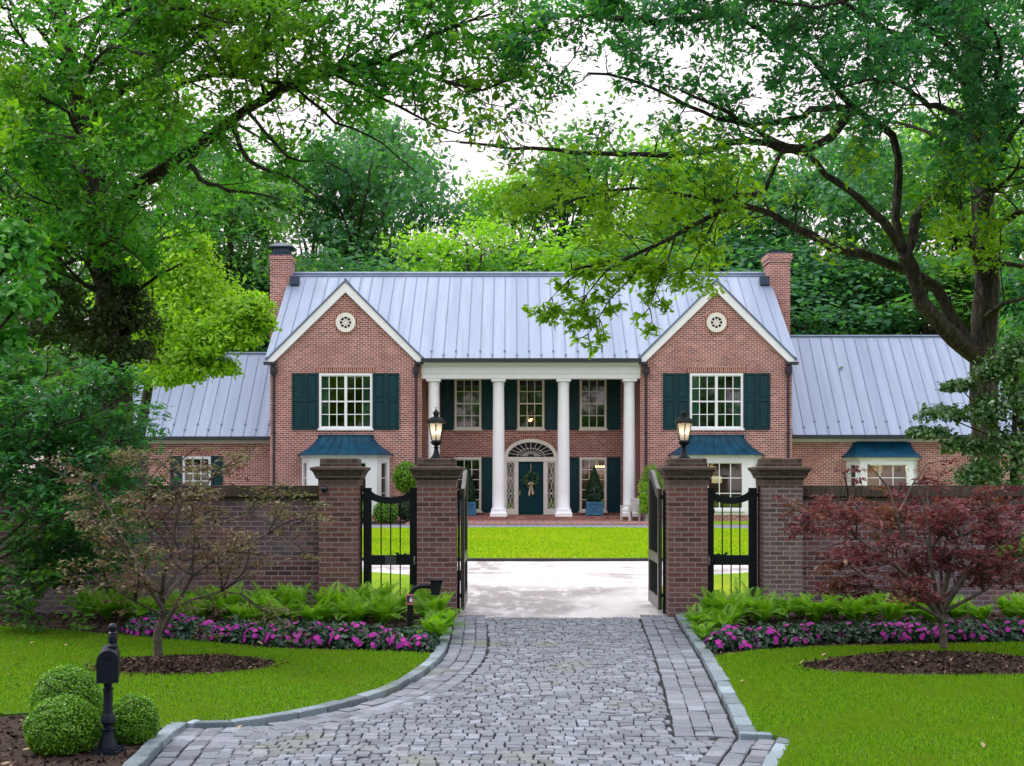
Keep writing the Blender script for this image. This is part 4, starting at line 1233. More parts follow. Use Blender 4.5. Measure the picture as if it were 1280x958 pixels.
def gate_lantern(x, label):
    zb = 2.452; y = 20.9
    t = thing('gate_lantern', label, 'lantern', (x, y, zb), 'lanterns on the gate pillars')
    m = MB()
    m.square([(0.085, 0.0), (0.085, 0.02), (0.06, 0.035)], x, y, zb)
    m.lathe([(0.075, 0.03), (0.062, 0.05), (0.045, 0.085), (0.036, 0.13), (0.032, 0.165), (0.045, 0.172), (0.045, 0.182), (0.022, 0.19), (0.03, 0.20)], 14, x, y, zb)
    part('stem', m, M['iron'], t, True)
    m = MB(); m.lathe([(0.03, 0.198), (0.075, 0.22), (0.095, 0.245), (0.098, 0.262), (0.080, 0.27), (0.078, 0.285)], 6, x, y, zb, a0=math.pi / 6)
    g0, g1, z0, z1 = 0.078, 0.124, 0.285, 0.55
    for k in range(6):
        a = math.pi / 6 + k * math.pi / 3
        m.tube([(x + g0 * math.cos(a), y + g0 * math.sin(a), zb + z0), (x + g1 * math.cos(a), y + g1 * math.sin(a), zb + z1)], 0.008, 5)
        a2 = a + math.pi / 3
    m.lathe([(0.128, 0.548), (0.168, 0.556), (0.170, 0.57), (0.158, 0.58), (0.135, 0.615), (0.085, 0.648), (0.045, 0.655), (0.045, 0.70), (0.062, 0.705), (0.060, 0.715), (0.035, 0.74), (0.012, 0.765), (0.008, 0.775)], 6, x, y, zb, a0=math.pi / 6)
    m.tube([(x + 0.016 * math.cos(q), y, zb + 0.79 + 0.016 * math.sin(q)) for q in [2 * math.pi * k / 10 for k in range(11)]], 0.004, 5)
    part('frame', m, M['iron'], t)
    m = MB()
    p = lambda r, a, z: (x + r * math.cos(a), y + r * math.sin(a), zb + z)
    for k in range(6):
        a = math.pi / 6 + k * math.pi / 3; b = a + math.pi / 3
        m.quad([p(g0, a, z0), p(g0, b, z0), p(g1, b, z1), p(g1, a, z1)])
    part('glass', m, M['lamp_glass'], t)
    m = MB(); b = MB()
    for k in range(4):
        a = k * math.pi / 2 + 0.5; cx, cy = x + 0.035 * math.cos(a), y + 0.035 * math.sin(a)
        m.lathe([(0.010, 0.285), (0.010, 0.39)], 6, cx, cy, zb); bulb_mesh(b, cx, cy, zb + 0.39, 0.013)
    part('candle', m, M['warm_white'], t); part('bulb', b, M['gate_bulb'], t)
    l = bpy.data.lights.new('gate_lamp', 'POINT'); l.energy = 0.9; l.color = (1, 0.72, 0.45); l.shadow_soft_size = 0.05
    lo = bpy.data.objects.new('gate_lamp', l); COL.objects.link(lo); lo.location = (x, y, zb + 0.45)
M['gate_bulb'] = glow('gate_bulb', (1.0, 0.80, 0.56), 7.0)
gate_lantern(PX[1] - 0.02, 'lit black lantern on the brick pillar behind the keypad post')
gate_lantern(PX[2] - 0.03, 'lit black lantern on the brick pillar in front of the blue roofed bay')

# ------------------------------------------------------------------ gates
def ped_gate(x0, x1, hinge, label):
    y = 20.90
    t = thing('pedestrian_gate', label, 'gate', ((x0 + x1) / 2, y, 0), 'pedestrian gates')
    sw, top = 0.125, 1.995
    m = MB(); T = 0.03
    zb = 0.10
    m.box(x0, x0 + sw, y - T, y + T, zb, top); m.box(x1 - sw, x1, y - T, y + T, zb, top)
    a, b = x0 + sw, x1 - sw; n = 16; xc = (x0 + x1) / 2
    up, dn = [], []
    for k in range(n + 1):
        q = k / n * 2 - 1; x = xc + q * (b - a) / 2
        up.append((x, top - 0.145 * math.sqrt(max(0.0, 1 - (q * 0.93) ** 2)) * 1.0 + 0.145 * 0.0)); dn.append((x, 1.745 + 0.06 * q * q))
    for k in range(n):
        m.prism([dn[k], dn[k + 1], up[k + 1], up[k]], y - T + .001, y + T - .001)
    m.box(a, b, y - T + .002, y + T - .002, 0.79, 0.945); m.box(a, b, y - T + .002, y + T - .002, zb, zb + 0.16)
    part('frame', m, M['iron'], t)
    for k in range(3):
        m = MB(); x = a + (b - a) * (k + 1) / 4
        m.tube([(x, y, zb + .15), (x, y, 0.80)], 0.011, 6); m.tube([(x, y, 0.94), (x, y, 1.76)], 0.011, 6)
        part('bar', m, M['iron'], t)
    m = MB(); hs = -1 if hinge == 'l' else 1
    e = x1 - sw if hs < 0 else x0 + sw
    m.box(e, e + hs * 0.20, y - 0.01, y + 0.01, 0.946, 0.958); m.box(e + hs * 0.17, e + hs * 0.22, y - 0.014, y + 0.014, 0.9585, 0.985); m.box(e + hs * 0.06, e + hs * 0.09, y - 0.014, y + 0.014, 0.9585, 0.975)
    part('latch', m, M['iron'], t); m = MB()
    hx = x0 - 0.035 if hs < 0 else x1 + 0.035
    m.tube([(hx, y, 0.02), (hx, y, 2.03)], 0.014, 8)
    for z in (0.25, 1.88): m.box(min(hx, x0 if hs < 0 else x1), max(hx, x0 if hs < 0 else x1), y - 0.02, y + 0.02, z - 0.03, z + 0.03)
    part('hinge_post', m, M['iron'], t)
    m = MB()
    lx = x1 - 0.05 if hs < 0 else x0 + 0.05
    m.lathe([(0.0, -.02), (0.018, -.012), (0.018, .012), (0.0, .02)], 8, lx, y - 0.04, 0.865)
    m.box(min(lx, lx - hs * -0.0) - .012, lx + .012, y - T - .012, y - T - .001, 0.80, 0.93)
    part('handle', m, paint('lock_steel', (0.35, 0.36, 0.37, 1), 0.35, 0.1, metal=0.8) if 'lock_steel' not in bpy.data.materials else bpy.data.materials['lock_steel'], t)
    if hs < 0:
        m = MB(); m.box(xc - 0.085, xc + 0.085, y - T - .006, y - T + 0.001, 0.80, 0.935)
        part('plate', m, paint('worn_plate', (0.06, 0.08, 0.085, 1), 0.4, 0.1, metal=0.4), t)
ped_gate(PX[0] + PW + 0.055, PX[1] - PW - 0.008, 'l', 'black pedestrian gate with a grey plate on its middle rail')
ped_gate(PX[2] + PW + 0.008, PX[3] - PW - 0.055, 'r', 'black pedestrian gate without a plate, right of the driveway opening')

def drive_gate(x, label, s):
    """an open leaf that runs back from the pillar along Y"""
    y0, y1 = 21.05, 22.60
    t = thing('driveway_gate', label, 'gate', (x, y0, 0), 'open leaves of the driveway gate')
    m = MB(); T = 0.03; sw = 0.13
    zt = lambda y: 1.98 + 0.30 * (0.5 - 0.5 * math.cos(math.pi * min(1, max(0, (y - y0 - .1) / 1.2))))
    m.box(x - T, x + T, y0, y0 + sw, 0.07, 1.98); m.box(x - T, x + T, y1 - sw, y1, 0.07, 2.28)
    n = 16; ya, yb = y0 + sw, y1 - sw
    for k in range(n):
        p, q = ya + (yb - ya) * k / n, ya + (yb - ya) * (k + 1) / n
        m.quad([(x - T + .001, p, zt(p) - .15), (x - T + .001, q, zt(q) - .15), (x - T + .001, q, zt(q)), (x - T + .001, p, zt(p))][::-1])
        m.quad([(x + T - .001, p, zt(p) - .15), (x + T - .001, q, zt(q) - .15), (x + T - .001, q, zt(q)), (x + T - .001, p, zt(p))])
        m.quad([(x - T, p, zt(p)), (x + T, p, zt(p)), (x + T, q, zt(q)), (x - T, q, zt(q))])
        m.quad([(x - T, p, zt(p) - .15), (x - T, q, zt(q) - .15), (x + T, q, zt(q) - .15), (x + T, p, zt(p) - .15)])
    for z, h in ((0.07, 0.2), (0.79, 0.155)): m.box(x - T + .002, x + T - .002, ya, yb, z, z + h)
    part('frame', m, M['gate_paint'], t)
    for k in range(7):
        yy = ya + (yb - ya) * (k + 1) / 8
        m = MB(); m.tube([(x, yy, 0.26), (x, yy, 0.80)], 0.012, 6); m.tube([(x, yy, 0.94), (x, yy, zt(yy) - 0.14)], 0.012, 6)
        part('bar', m, M['iron'], t)
    m = MB(); hx = x - s * -0.07 if False else x + s * 0.055
    m.tube([(hx, y0 - 0.02, 0.02), (hx, y0 - 0.02, 1.96)], 0.018, 8)
    for z in (0.3, 1.85): m.box(min(x, hx), max(x, hx) + 0.0, y0 - 0.03, y0 + 0.02, z - .03, z + .03)
    part('hinge_post', m, M['iron'], t)
    if s < 0:
        m = MB(); m.box(x - 0.14, x - 0.035, 21.4, 21.6, 0.50, 0.66); m.tube([(x - 0.09, 21.5, 0.5), (x - 0.09, 21.5, 0.05)], 0.02, 6)
        part('operator_box', m, M['iron'], t)
M['gate_paint'] = paint('gate_paint', (0.045, 0.042, 0.034, 1), 0.35, 0.15, 5)
drive_gate(PX[1] + PW + 0.085, 'open black driveway gate leaf seen edge on beside the left lantern pillar', -1)
drive_gate(PX[2] - PW - 0.085, 'open dark driveway gate leaf with its inner face showing, right of the court', 1)

# ------------------------------------------------------------------ small things by the gate
Yk = 18.3
kx = px2(513, Yk)
kp = thing('keypad_post', 'black gooseneck intercom post with a small red and white card reader in the ferns', 'intercom post', (kx, Yk, 0))
m = MB(); m.box(kx - 0.04, kx + 0.04, Yk - .04, Yk + .04, 0, 0.50)
zt_ = pz2(733, Yk)
m.tube([(kx, Yk, 0.49), (kx, Yk, zt_ - 0.20), (kx + .01, Yk, zt_ - 0.10), (kx + .06, Yk, zt_ - 0.03), (kx + .13, Yk, zt_), (kx + 0.30, Yk, zt_)], 0.033, 10)
part('post', m, M['iron'], kp)
m = MB(); zc = pz2(734, Yk)
m.prism([(kx + 0.29, zc - 0.10), (kx + 0.40, zc - 0.10), (kx + 0.445, zc + 0.09), (kx + 0.28, zc + 0.09)], Yk - 0.10, Yk + 0.06)
m.prism([(kx + 0.27, zc + 0.093), (kx + 0.455, zc + 0.093), (kx + 0.455, zc + 0.105), (kx + 0.27, zc + 0.105)], Yk - 0.13, Yk + 0.07)
part('keypad_hood', m, M['iron'], kp)
m = MB(); zc = pz2(749, Yk)
m.box(kx - 0.055, kx + 0.055, Yk - 0.085, Yk - 0.042, zc - 0.075, zc + 0.07)
rd = part('card_reader', m, paint('reader_red', (0.42, 0.17, 0.16, 1), 0.5, 0.1), kp)
m = MB(); m.box(kx - 0.038, kx + 0.040, Yk - 0.091, Yk - 0.0855, zc - 0.035, zc + 0.052, 0); m.box(kx - 0.005, kx + 0.034, Yk - 0.096, Yk - 0.0915, zc - 0.03, zc + 0.012, 1); m.box(kx + 0.010, kx + 0.022, Yk - 0.096, Yk - 0.0915, zc + 0.014, zc + 0.04, 1)
part('screen', m, [paint('reader_dark', (0.03, 0.02, 0.05, 1), 0.3), M['white']], rd)

cx_, cz_ = px2(405.5, 20.55), pz2(611.5, 20.55)
cm = thing('security_camera', 'small dark dome camera on the front of the left wall pillar', 'camera', (cx_, 20.6, cz_))
m = MB(); m.tube([(cx_, 20.598, cz_), (cx_, 20.55, cz_)], 0.035, 12); part('mount', m, M['iron'], cm)
m = MB()
m.tube([(cx_, 20.55 - 0.05 * math.sin(q), cz_) for q in (0, .4, .8, 1.2, 1.5)], [0.052 * math.cos(q) + .002 for q in (0, .4, .8, 1.2, 1.5)], 14)
part('dome', m, M['glass_dark'] if 'glass_dark' in M else paint('dark_dome', (0.006, 0.012, 0.016, 1), 0.12, 0.05), cm, True)

# mailbox on a turned post
mx_, my_ = gnd(135, 946)
mb_ = thing('mailbox', 'black mailbox with arched top on a turned post, in front of clipped boxwood', 'mailbox', (mx_, my_, 0))
M['mailbox'] = paint('mailbox_paint', (0.004, 0.010, 0.018, 1), 0.42, 0.1, 6, spec=0.25)
sc_ = F / my_
hz_ = lambda py: (946 - py) / sc_
m = MB()
m.square([(0.10, 0.02), (0.10, 0.055), (0.085, 0.06), (0.085, 0.075)], mx_, my_)
prof = [(0.075, 0.07), (0.072, 0.10), (0.052, 0.15), (0.046, 0.20), (0.050, 0.205), (0.050, 0.222), (0.036, 0.23), (0.036, 0.25), (0.055, 0.27), (0.056, 0.30), (0.040, 0.335), (0.036, 0.35), (0.036, 0.52), (0.042, 0.525), (0.042, 0.54), (0.032, 0.55), (0.034, 0.575), (0.042, 0.585), (0.030, 0.60), (0.030, 0.63)]
m.lathe(prof, 20, mx_, my_)
part('post', m, M['mailbox'], mb_, True)
m = MB(); zb_, zt2 = hz_(851), hz_(812)
w_ = 0.078; r_ = w_
pl = [(-w_, zb_), (w_, zb_)] + [(w_ * math.cos(math.pi * k / 14), zt2 - w_ + w_ * math.sin(math.pi * k / 14)) for k in range(15)]
th_ = 0.25
ud = (math.cos(th_), math.sin(th_)); m.fr = ((mx_, my_, 0), ud, (-ud[1], ud[0]))
m.prism(pl, -0.10, 0.36)
box_ = part('box', m, M['mailbox'], mb_)
m = MB(); m.fr = ((mx_, my_, 0), ud, (-ud[1], ud[0]))
pl2 = [(p[0] * 1.05, zb_ - .004 + (p[1] - zb_) * 1.03) for p in pl]; m.prism(pl2, -0.112, -0.101); m.box(-0.02, 0.02, -0.13, -0.113, zt2 - 0.05, zt2 - 0.03)
part('lid', m, M['mailbox'], box_)
m = MB()
m.lathe([(0.036, zt2 - 0.01), (0.042, zt2 + .012), (0.03, zt2 + .03), (0.034, zt2 + .045), (0.036, zt2 + .09), (0.030, zt2 + .105), (0.038, zt2 + .115), (0.024, zt2 + .128)] + [(0.036 * math.sin(q), zt2 + .158 - 0.036 * math.cos(q)) for q in (0.75, 1.1, 1.6, 2.1, 2.6, 3.1)], 18, mx_, my_ + 0.13)
part('finial', m, M['mailbox'], mb_, True)

# porch furniture
M['planter_blue'] = paint('planter_blue', (0.035, 0.16, 0.30, 1), 0.55, 0.12, 5)
def planter(px, label):
    Y = 62.4; x = px2(px, Y)
    t = thing('planter', label, 'planter', (x, Y, 0.21), 'blue boxes on the porch')
    m = MB(); h = 0.345
    m.square([(h - .03, 0.05), (h - .03, 0.64)], x, Y, 0.21)
    for sx in (-1, 1):
        for sy in (-1, 1): m.box(x + sx * h - .04, x + sx * h + .04, Y + sy * h - .04, Y + sy * h + .04, 0.21, 0.87)
    for sy in (-1, 1):
        m.box(x - h + .041, x + h - .041, Y + sy * h - .03, Y + sy * h + .03, 0.78, 0.86); m.box(x - h + .041, x + h - .041, Y + sy * h - .03, Y + sy * h + .03, 0.25, 0.33)
        for s in (-1, 1):
            m.prism([(x - s * .26 - .03, 0.335), (x - s * .26 + .03, 0.335), (x + s * .26 + .03, 0.775), (x + s * .26 - .03, 0.775)], Y + sy * h - .012 - .003 * s, Y + sy * h + .012 + .003 * s)
    part('box', m, M['planter_blue'], t)
    m = MB(); m.box(x - .3, x + .3, Y - .3, Y + .3, 0.80, 0.83); part('soil', m, M['mulch'], t)
    return x, Y
P1 = planter(584.5, 'blue square planter box with crossed fronts, left of the front door')
P2 = planter(743, 'blue square planter box with crossed fronts, right of the front door')

def chair(px, Y):
    x = px2(px, Y)
    t = thing('porch_chair', 'white slatted timber armchair standing on the brick apron', 'chair', (x, Y, 0.06))
    z = 0.06
    for a, b, h in ((-.30, -.28, 0.66), (.30, -.28, 0.66), (-.30, .28, 1.02), (.30, .28, 1.02)):
        m = MB(); m.box(x + a - .03, x + a + .03, Y + b - .03, Y + b + .03, z, z + h); part('leg', m, M['stain_teak'], t)
    m = MB()
    for k in range(5): m.box(x - .33, x + .33, Y - .31 + k * .125, Y - .21 + k * .125, z + 0.42, z + 0.45)
    part('seat', m, M['stain_teak'], t)
    m = MB()
    for k in range(7): m.box(x - .262 + k * .076, x - .21 + k * .076, Y + .27, Y + .29, z + 0.47, z + 0.93)
    m.box(x - .268, x + .268, Y + .26, Y + .30, z + 0.931, z + 1.02)
    part('backrest', m, M['stain_teak'], t)
    for s in (-1, 1):
        m = MB(); m.box(x + s * .30 - .04, x + s * .30 + .04, Y - .33, Y + .245, z + 0.662, z + 0.695); part('arm', m, M['stain_teak'], t)
    return t
chair(788, 60.0).rotation_euler.z = R(-58)
M['pot_grey'] = paint('pot_grey', (0.30, 0.29, 0.27, 1), 0.75, 0.1, 3)
tp = px2(816, 60.0)
t = thing('tall_planter', 'tall grey tapered planter box beside the white porch chair', 'planter', (tp, 60.0, 0.06))
m = MB(); m.square([(0.42, 0.0), (0.42, 0.06), (0.36, 0.08), (0.46, 1.25), (0.50, 1.26), (0.50, 1.36)], tp, 60.0, 0.06); part('box', m, M['pot_grey'], t)
m = MB(); m.box(tp - .42, tp + .42, 59.58, 60.42, 1.425, 1.44); part('soil', m, M['mulch'], t)
# ------------------------------------------------------------------ plant materials
G = lambda *c: (*c, 1)
def barkmat():
    m, nt, out = newmat('oak_bark')
    co = objco(nt, (1, 1, 0.22))
    f = noise(nt, co, 14.0, 6, 0.7)
    col = ramp(nt, f, [(0.36, G(0.012, 0.010, 0.009)), (0.52, G(0.040, 0.034, 0.030)), (0.70, G(0.115, 0.10, 0.088))])
    moss = noise(nt, objco(nt), 1.1, 4)
    col = mixc(nt, col, G(0.040, 0.055, 0.026), ramp(nt, moss, [(0.5, (0, 0, 0, 1)), (0.68, (0.55,) * 3 + (1,))]))
    bsdf(nt, out, col, 0.95, 0, 0.2, bumpn(nt, f, 1.0, 0.05))
    return m
M['trunk'] = barkmat()
M['twig'] = speckle('twig_bark', [(0.3, G(0.02, 0.017, 0.014)), (0.7, G(0.06, 0.05, 0.042))], 12.0, 0.95, 0.3)
M['maple_bark'] = speckle('maple_bark', [(0.3, G(0.04, 0.035, 0.03)), (0.7, G(0.14, 0.12, 0.10))], 10.0, 0.9, 0.5, 0.02)
M['oak_leaf'] = leafmat('oak_leaf', [(0, G(0.016, 0.095, 0.055)), (0.35, G(0.036, 0.170, 0.092)), (0.70, G(0.085, 0.27, 0.14)), (0.76, G(0.10, 0.24, 0.016)), (1, G(0.23, 0.39, 0.018))], 0.5, 0.42, 0.3, 1.6)
M['left_oak_leaf'] = leafmat('left_oak_leaf', [(0, G(0.014, 0.085, 0.022)), (0.35, G(0.036, 0.17, 0.034)), (0.75, G(0.085, 0.28, 0.045)), (1, G(0.20, 0.40, 0.03))], 0.52, 0.42, 0.3, 1.7, wash=G(0.15, 0.27, 0.014), wscale=0.25)
M['lime_leaf'] = leafmat('lime_leaf', [(0, G(0.12, 0.26, 0.012)), (0.5, G(0.21, 0.40, 0.018)), (1, G(0.30, 0.48, 0.04))], 0.5, 0.5, 0.4, 1.5)
M['dark_maple_leaf'] = leafmat('dark_maple_leaf', [(0, G(0.015, 0.085, 0.036)), (0.5, G(0.036, 0.155, 0.062)), (1, G(0.085, 0.26, 0.09))], 0.45, 0.45, 0.25, 1.5, wash=G(0.09, 0.20, 0.018), wscale=0.6)
M['bright_leaf'] = leafmat('bright_leaf', [(0, G(0.03, 0.16, 0.03)), (0.5, G(0.065, 0.27, 0.05)), (1, G(0.13, 0.38, 0.06))], 0.45, 0.4, 0.5, 1.5)
M['brown_maple_leaf'] = leafmat('brown_maple_leaf', [(0, G(0.10, 0.050, 0.052)), (0.4, G(0.155, 0.095, 0.078)), (0.75, G(0.15, 0.165, 0.06)), (1, G(0.29, 0.21, 0.18))], 0.4, 0.5, 0.3, 1.2, tg=0.95, tb=0.8, wash=G(0.11, 0.15, 0.045), wscale=1.0)
M['red_maple_leaf'] = leafmat('red_maple_leaf', [(0, G(0.060, 0.018, 0.026)), (0.5, G(0.135, 0.036, 0.046)), (0.93, G(0.22, 0.065, 0.075)), (1, G(0.30, 0.13, 0.13))], 0.4, 0.45, 0.3, 1.2, tg=0.8, tb=0.9, wash=G(0.17, 0.085, 0.02), wscale=1.1)
M['holly_leaf'] = leafmat('holly_leaf', [(0, G(0.018, 0.07, 0.016)), (0.5, G(0.042, 0.13, 0.026)), (0.9, G(0.085, 0.20, 0.04)), (1, G(0.24, 0.32, 0.14))], 0.25, 0.32, 0.6, 1.3)
M['cedar_leaf'] = leafmat('cedar_leaf', [(0, G(0.020, 0.040, 0.014)), (1, G(0.055, 0.095, 0.026))], 0.2, 0.7, 0.3)
M['box_leaf'] = leafmat('box_leaf', [(0, G(0.05, 0.15, 0.008)), (0.5, G(0.10, 0.27, 0.012)), (1, G(0.18, 0.40, 0.025))], 0.35, 0.4, 0.45, 1.3)
M['topiary_leaf'] = leafmat('topiary_leaf', [(0, G(0.008, 0.038, 0.018)), (1, G(0.03, 0.09, 0.04))], 0.25, 0.5, 0.4)
M['fern_leaf'] = leafmat('fern_leaf', [(0, G(0.070, 0.19, 0.012)), (0.5, G(0.14, 0.33, 0.018)), (1, G(0.25, 0.46, 0.03))], 0.45, 0.5, 0.35, 1.3)
M['imp_leaf'] = leafmat('impatiens_leaf', [(0, G(0.008, 0.035, 0.022)), (0.6, G(0.022, 0.075, 0.045)), (1, G(0.07, 0.14, 0.09))], 0.25, 0.4, 0.5)
M['petal'] = leafmat('magenta_petal', [(0, G(0.20, 0.006, 0.20)), (0.6, G(0.42, 0.015, 0.38)), (1, G(0.58, 0.04, 0.40))], 0.3, 0.5, 0.3, 1.1)
M['bg'] = [leafmat('wood_leaf_%s' % k, st, 0.48, 0.5, 0.25, 1.6, wash=w, wscale=0.35) for k, st, w in (
    ('mid', [(0, G(0.045, 0.14, 0.042)), (0.5, G(0.09, 0.235, 0.070)), (1, G(0.16, 0.34, 0.10))], G(0.065, 0.21, 0.09)),
    ('blue', [(0, G(0.026, 0.11, 0.062)), (0.5, G(0.055, 0.185, 0.105)), (1, G(0.11, 0.28, 0.155))], G(0.07, 0.21, 0.08)),
    ('lime', [(0, G(0.13, 0.30, 0.022)), (0.5, G(0.22, 0.44, 0.04)), (1, G(0.30, 0.52, 0.08))], G(0.17, 0.38, 0.05)))]

# ------------------------------------------------------------------ oaks with drawn limbs
def norm(v): return v / (np.linalg.norm(v) + 1e-9)

class Tree:
    def __init__(s, seed):
        s.rng = np.random.default_rng(seed); s.limb = []; s.tw = MB(); s.C = []; s.D = []; s.N = []; s.R = []; s.ck = None; s.fz = 0.7
    def leaf_clump(s, p, d, n, sd):
        if s.ck is not None and not s.ck(p): return
        r = s.rng; k = r.random()
        off = r.normal(size=(n, 3)) * np.array((sd, sd, sd * s.fz)) * 0.85
        s.C.append(p + off); s.D.append(off / (np.linalg.norm(off, axis=1, keepdims=True) + 1e-9))
        s.N.append(np.tile(d * 0.25 + np.array((0, 0, 0.5)), (n, 1)))
        s.R.append(np.clip(k * 0.55 + r.random(n) * 0.45, 0, 1))
    def twigs(s, path, r0, leafn, sd, gap, tl, up=0.0):
        r = s.rng; acc = 0.0
        for i in range(1, len(path)):
            seg = path[i] - path[i - 1]; acc += np.linalg.norm(seg)
            while acc > gap:
                acc -= gap
                if r.random() < 0.12: continue
                d = norm(norm(seg) * 0.55 + r.normal(size=3) * 0.65 + np.array((0, 0, up)))
                l = tl * (0.6 + 0.8 * r.random())
                p0 = path[i] - seg * r.random(); p1 = p0 + d * l * .55; p2 = p0 + d * l + np.array((0, 0, -0.10 * l))
                if s.ck is not None and not s.ck(p2): continue
                s.tw.tube([p0, p1, p2], [0.0055, 0.004, 0.002], 3)
                s.leaf_clump(p2, d, leafn, sd); s.leaf_clump(p1 + r.normal(size=3) * .03, d, int(leafn * .7), sd)
        s.leaf_clump(path[-1], norm(path[-1] - path[-2]), leafn, sd)
    def branch(s, p, d, L, r0, leafn, sd, gap, tl, droop=0.25, up=0.05):
        r = s.rng; n = max(4, int(L / 0.28)); path = [np.array(p)]
        d = norm(d)
        for i in range(n):
            d = norm(d + r.normal(size=3) * 0.20 + np.array((0, 0, -droop * 0.15 + 0.04)))
            path.append(path[-1] + d * L / n)
        if s.ck is not None and not s.ck(path[-1]): return
        s.tw.tube(path, [r0 * (1 - 0.8 * i / n) + 0.003 for i in range(n + 1)], 5)
        s.twigs(path[1:], r0, leafn, sd, gap, tl, up)
        return path
    def drawn(s, pts, r0, r1, leafy=0.25, dens=0.33, L=(0.8, 2.0), leafn=15, sd=0.13, gap=0.14, tl=0.38, spread=1.0, up=0.15, droop=0.25):
        """limb through given world points, with branches thrown out along its outer part"""
        path = spline(pts, 0.3); n = len(path); r = s.rng
        jit = [np.zeros(3)] + [r.normal(size=3) * 0.02 for _ in range(n - 2)] + [np.zeros(3)]
        path = [p + j for p, j in zip(path, jit)]
        m = MB(); rad = [r0 + (r1 - r0) * (i / (n - 1)) ** 0.8 for i in range(n)]
        m.tube(path, [q * (1 + 0.06 * r.normal()) for q in rad], 9 if r0 > .12 else 7)
        s.limb.append((m, r0))
        acc = 0.0
        for i in range(1, n):
            t = i / (n - 1)
            if t < leafy: continue
            seg = path[i] - path[i - 1]; acc += np.linalg.norm(seg)
            while acc > dens:
                acc -= dens
                side = r.normal(size=3); side[2] = side[2] * 0.6 + up; side -= norm(seg) * (side @ norm(seg))
                d = norm(norm(seg) * (0.45 + 0.5 * t) + norm(side) * spread)
                s.branch(path[i], d, L[0] + (L[1] - L[0]) * r.random(), max(0.009, rad[i] * 0.32), leafn, sd, gap, tl, droop)
        return path
    def finish(s, name, label, cat, base, mat, bark, LW=(0.128, 0.056), group=None, flat=0.35, low=None):
        t = thing(name, label, cat, base, group)
        trunk = MB()
        for m, r0 in s.limb:
            b = len(trunk.v); trunk.v += m.v; trunk.f += [tuple(b + i for i in f) for f in m.f]; trunk.m += m.m
        part('trunk', trunk, bark, t, True)
        if s.tw.v: part('sprays', s.tw, M['twig'], t)
        C = np.concatenate(s.C); Nn = np.concatenate(s.N); Rr = np.concatenate(s.R)
        if low is not None:  # lower leaves turn lime: the glow of backlight put into their colour
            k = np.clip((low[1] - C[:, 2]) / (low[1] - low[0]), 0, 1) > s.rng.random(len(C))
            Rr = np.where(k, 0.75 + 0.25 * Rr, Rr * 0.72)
        a, nr, L, W = leaf_arrays(s.rng, C, Nn, LW[0], LW[1], flat=flat, droop=0.3, adir=np.concatenate(s.D))
        me = leaves_mesh(name + '_crown', C - np.array(base), a, nr, L, W, mat, s.rng, rnd=Rr)
        link('crown', me, t)
        return len(C)

def A3(px, py, Y): return np.array(at(px, py, Y))
# ---- the big oak on the right, its trunk behind the wall
T = Tree(21)
T.ck = lambda p: p[2] > 5.9 - 0.10 * max(0, 8 - p[0]) + (1.2 if p[0] < 1.2 else 0) or (p[0] > 8.2 and p[2] > 3.6)
Yt = 26.5
base_r = (A3(1236, 731, Yt)[0], Yt, 0.0)
mt = MB()
T.drawn([A3(1238, 735, Yt), A3(1233, 640, Yt), A3(1229, 520, Yt), A3(1230, 420, Yt), A3(1232, 330, Yt), A3(1226, 220, Yt + .2), A3(1216, 110, Yt + .3), A3(1210, -40, Yt + .3), A3(1205, -260, Yt)], 0.33, 0.15, 0.72, 0.5, (1.4, 2.6))
fork = A3(1130, 318, 25.3)
T.drawn([A3(1224, 450, Yt), A3(1190, 422, 26.1), A3(1152, 378, 25.7), fork], 0.165, 0.14, 2.0)
CK0 = T.ck
T.ck = lambda p: CK0(p) and not (4.1 < p[0] < 5.5 and p[2] < 6.8)
T.drawn([fork, A3(1103, 276, 25.0), A3(1063, 240, 24.6), A3(1033, 218, 24.2), A3(1003, 188, 23.8), A3(960, 172, 23.4), A3(905, 140, 22.9), A3(850, 112, 22.4)], 0.095, 0.025, 0.45, 0.36, (0.4, 0.9))
T.drawn([fork, A3(1119, 274, 25.4), A3(1123, 225, 25.5), A3(1117, 170, 25.5), A3(1063, 131, 25.2), A3(1014, 75, 24.8), A3(965, 45, 24.2), A3(900, 18, 23.5), A3(830, 5, 23)], 0.10, 0.025, 0.40, 0.28, (0.6, 1.3))
T.drawn([A3(1129, 326, 25.25), A3(1142, 300, 25.3), A3(1143, 272, 25.5), A3(1172, 243, 26.0), A3(1212, 205, 26.4)], 0.09, 0.11, 2.0)
T.drawn([A3(1070, 139, 25.2), A3(1025, 135, 24.6), A3(988, 150, 24.0), A3(913, 154, 23.3), A3(860, 130, 22.8), A3(790, 100, 22.2), A3(735, 92, 21.8)], 0.075, 0.02, 0.25, 0.38, (0.4, 0.9))
T.drawn([A3(1063, 140, 25.2), A3(1040, 169, 24.8), A3(1010, 184, 24.4), A3(980, 186, 24.0), A3(931, 177, 23.6), A3(856, 192, 23.0), A3(795, 193, 22.5), A3(720, 190, 22.0), A3(640, 184, 21.5), A3(575, 178, 21.0)], 0.10, 0.018, 0.30, 0.34, (0.5, 1.2), 8)
E = T.drawn([A3(1216, 440, 26.3), A3(1168, 360, 26.4), A3(1112, 330, 26.0), A3(1040, 308, 25.3), A3(995, 285, 24.8), A3(930, 257, 24.2), A3(880, 276, 23.6), A3(841, 295, 23.2), A3(800, 316, 22.8), A3(755, 330, 22.5), A3(715, 338, 22.3)], 0.14, 0.02, 0.40, 0.22, (0.6, 1.5), 15, up=0.05, droop=0.4)
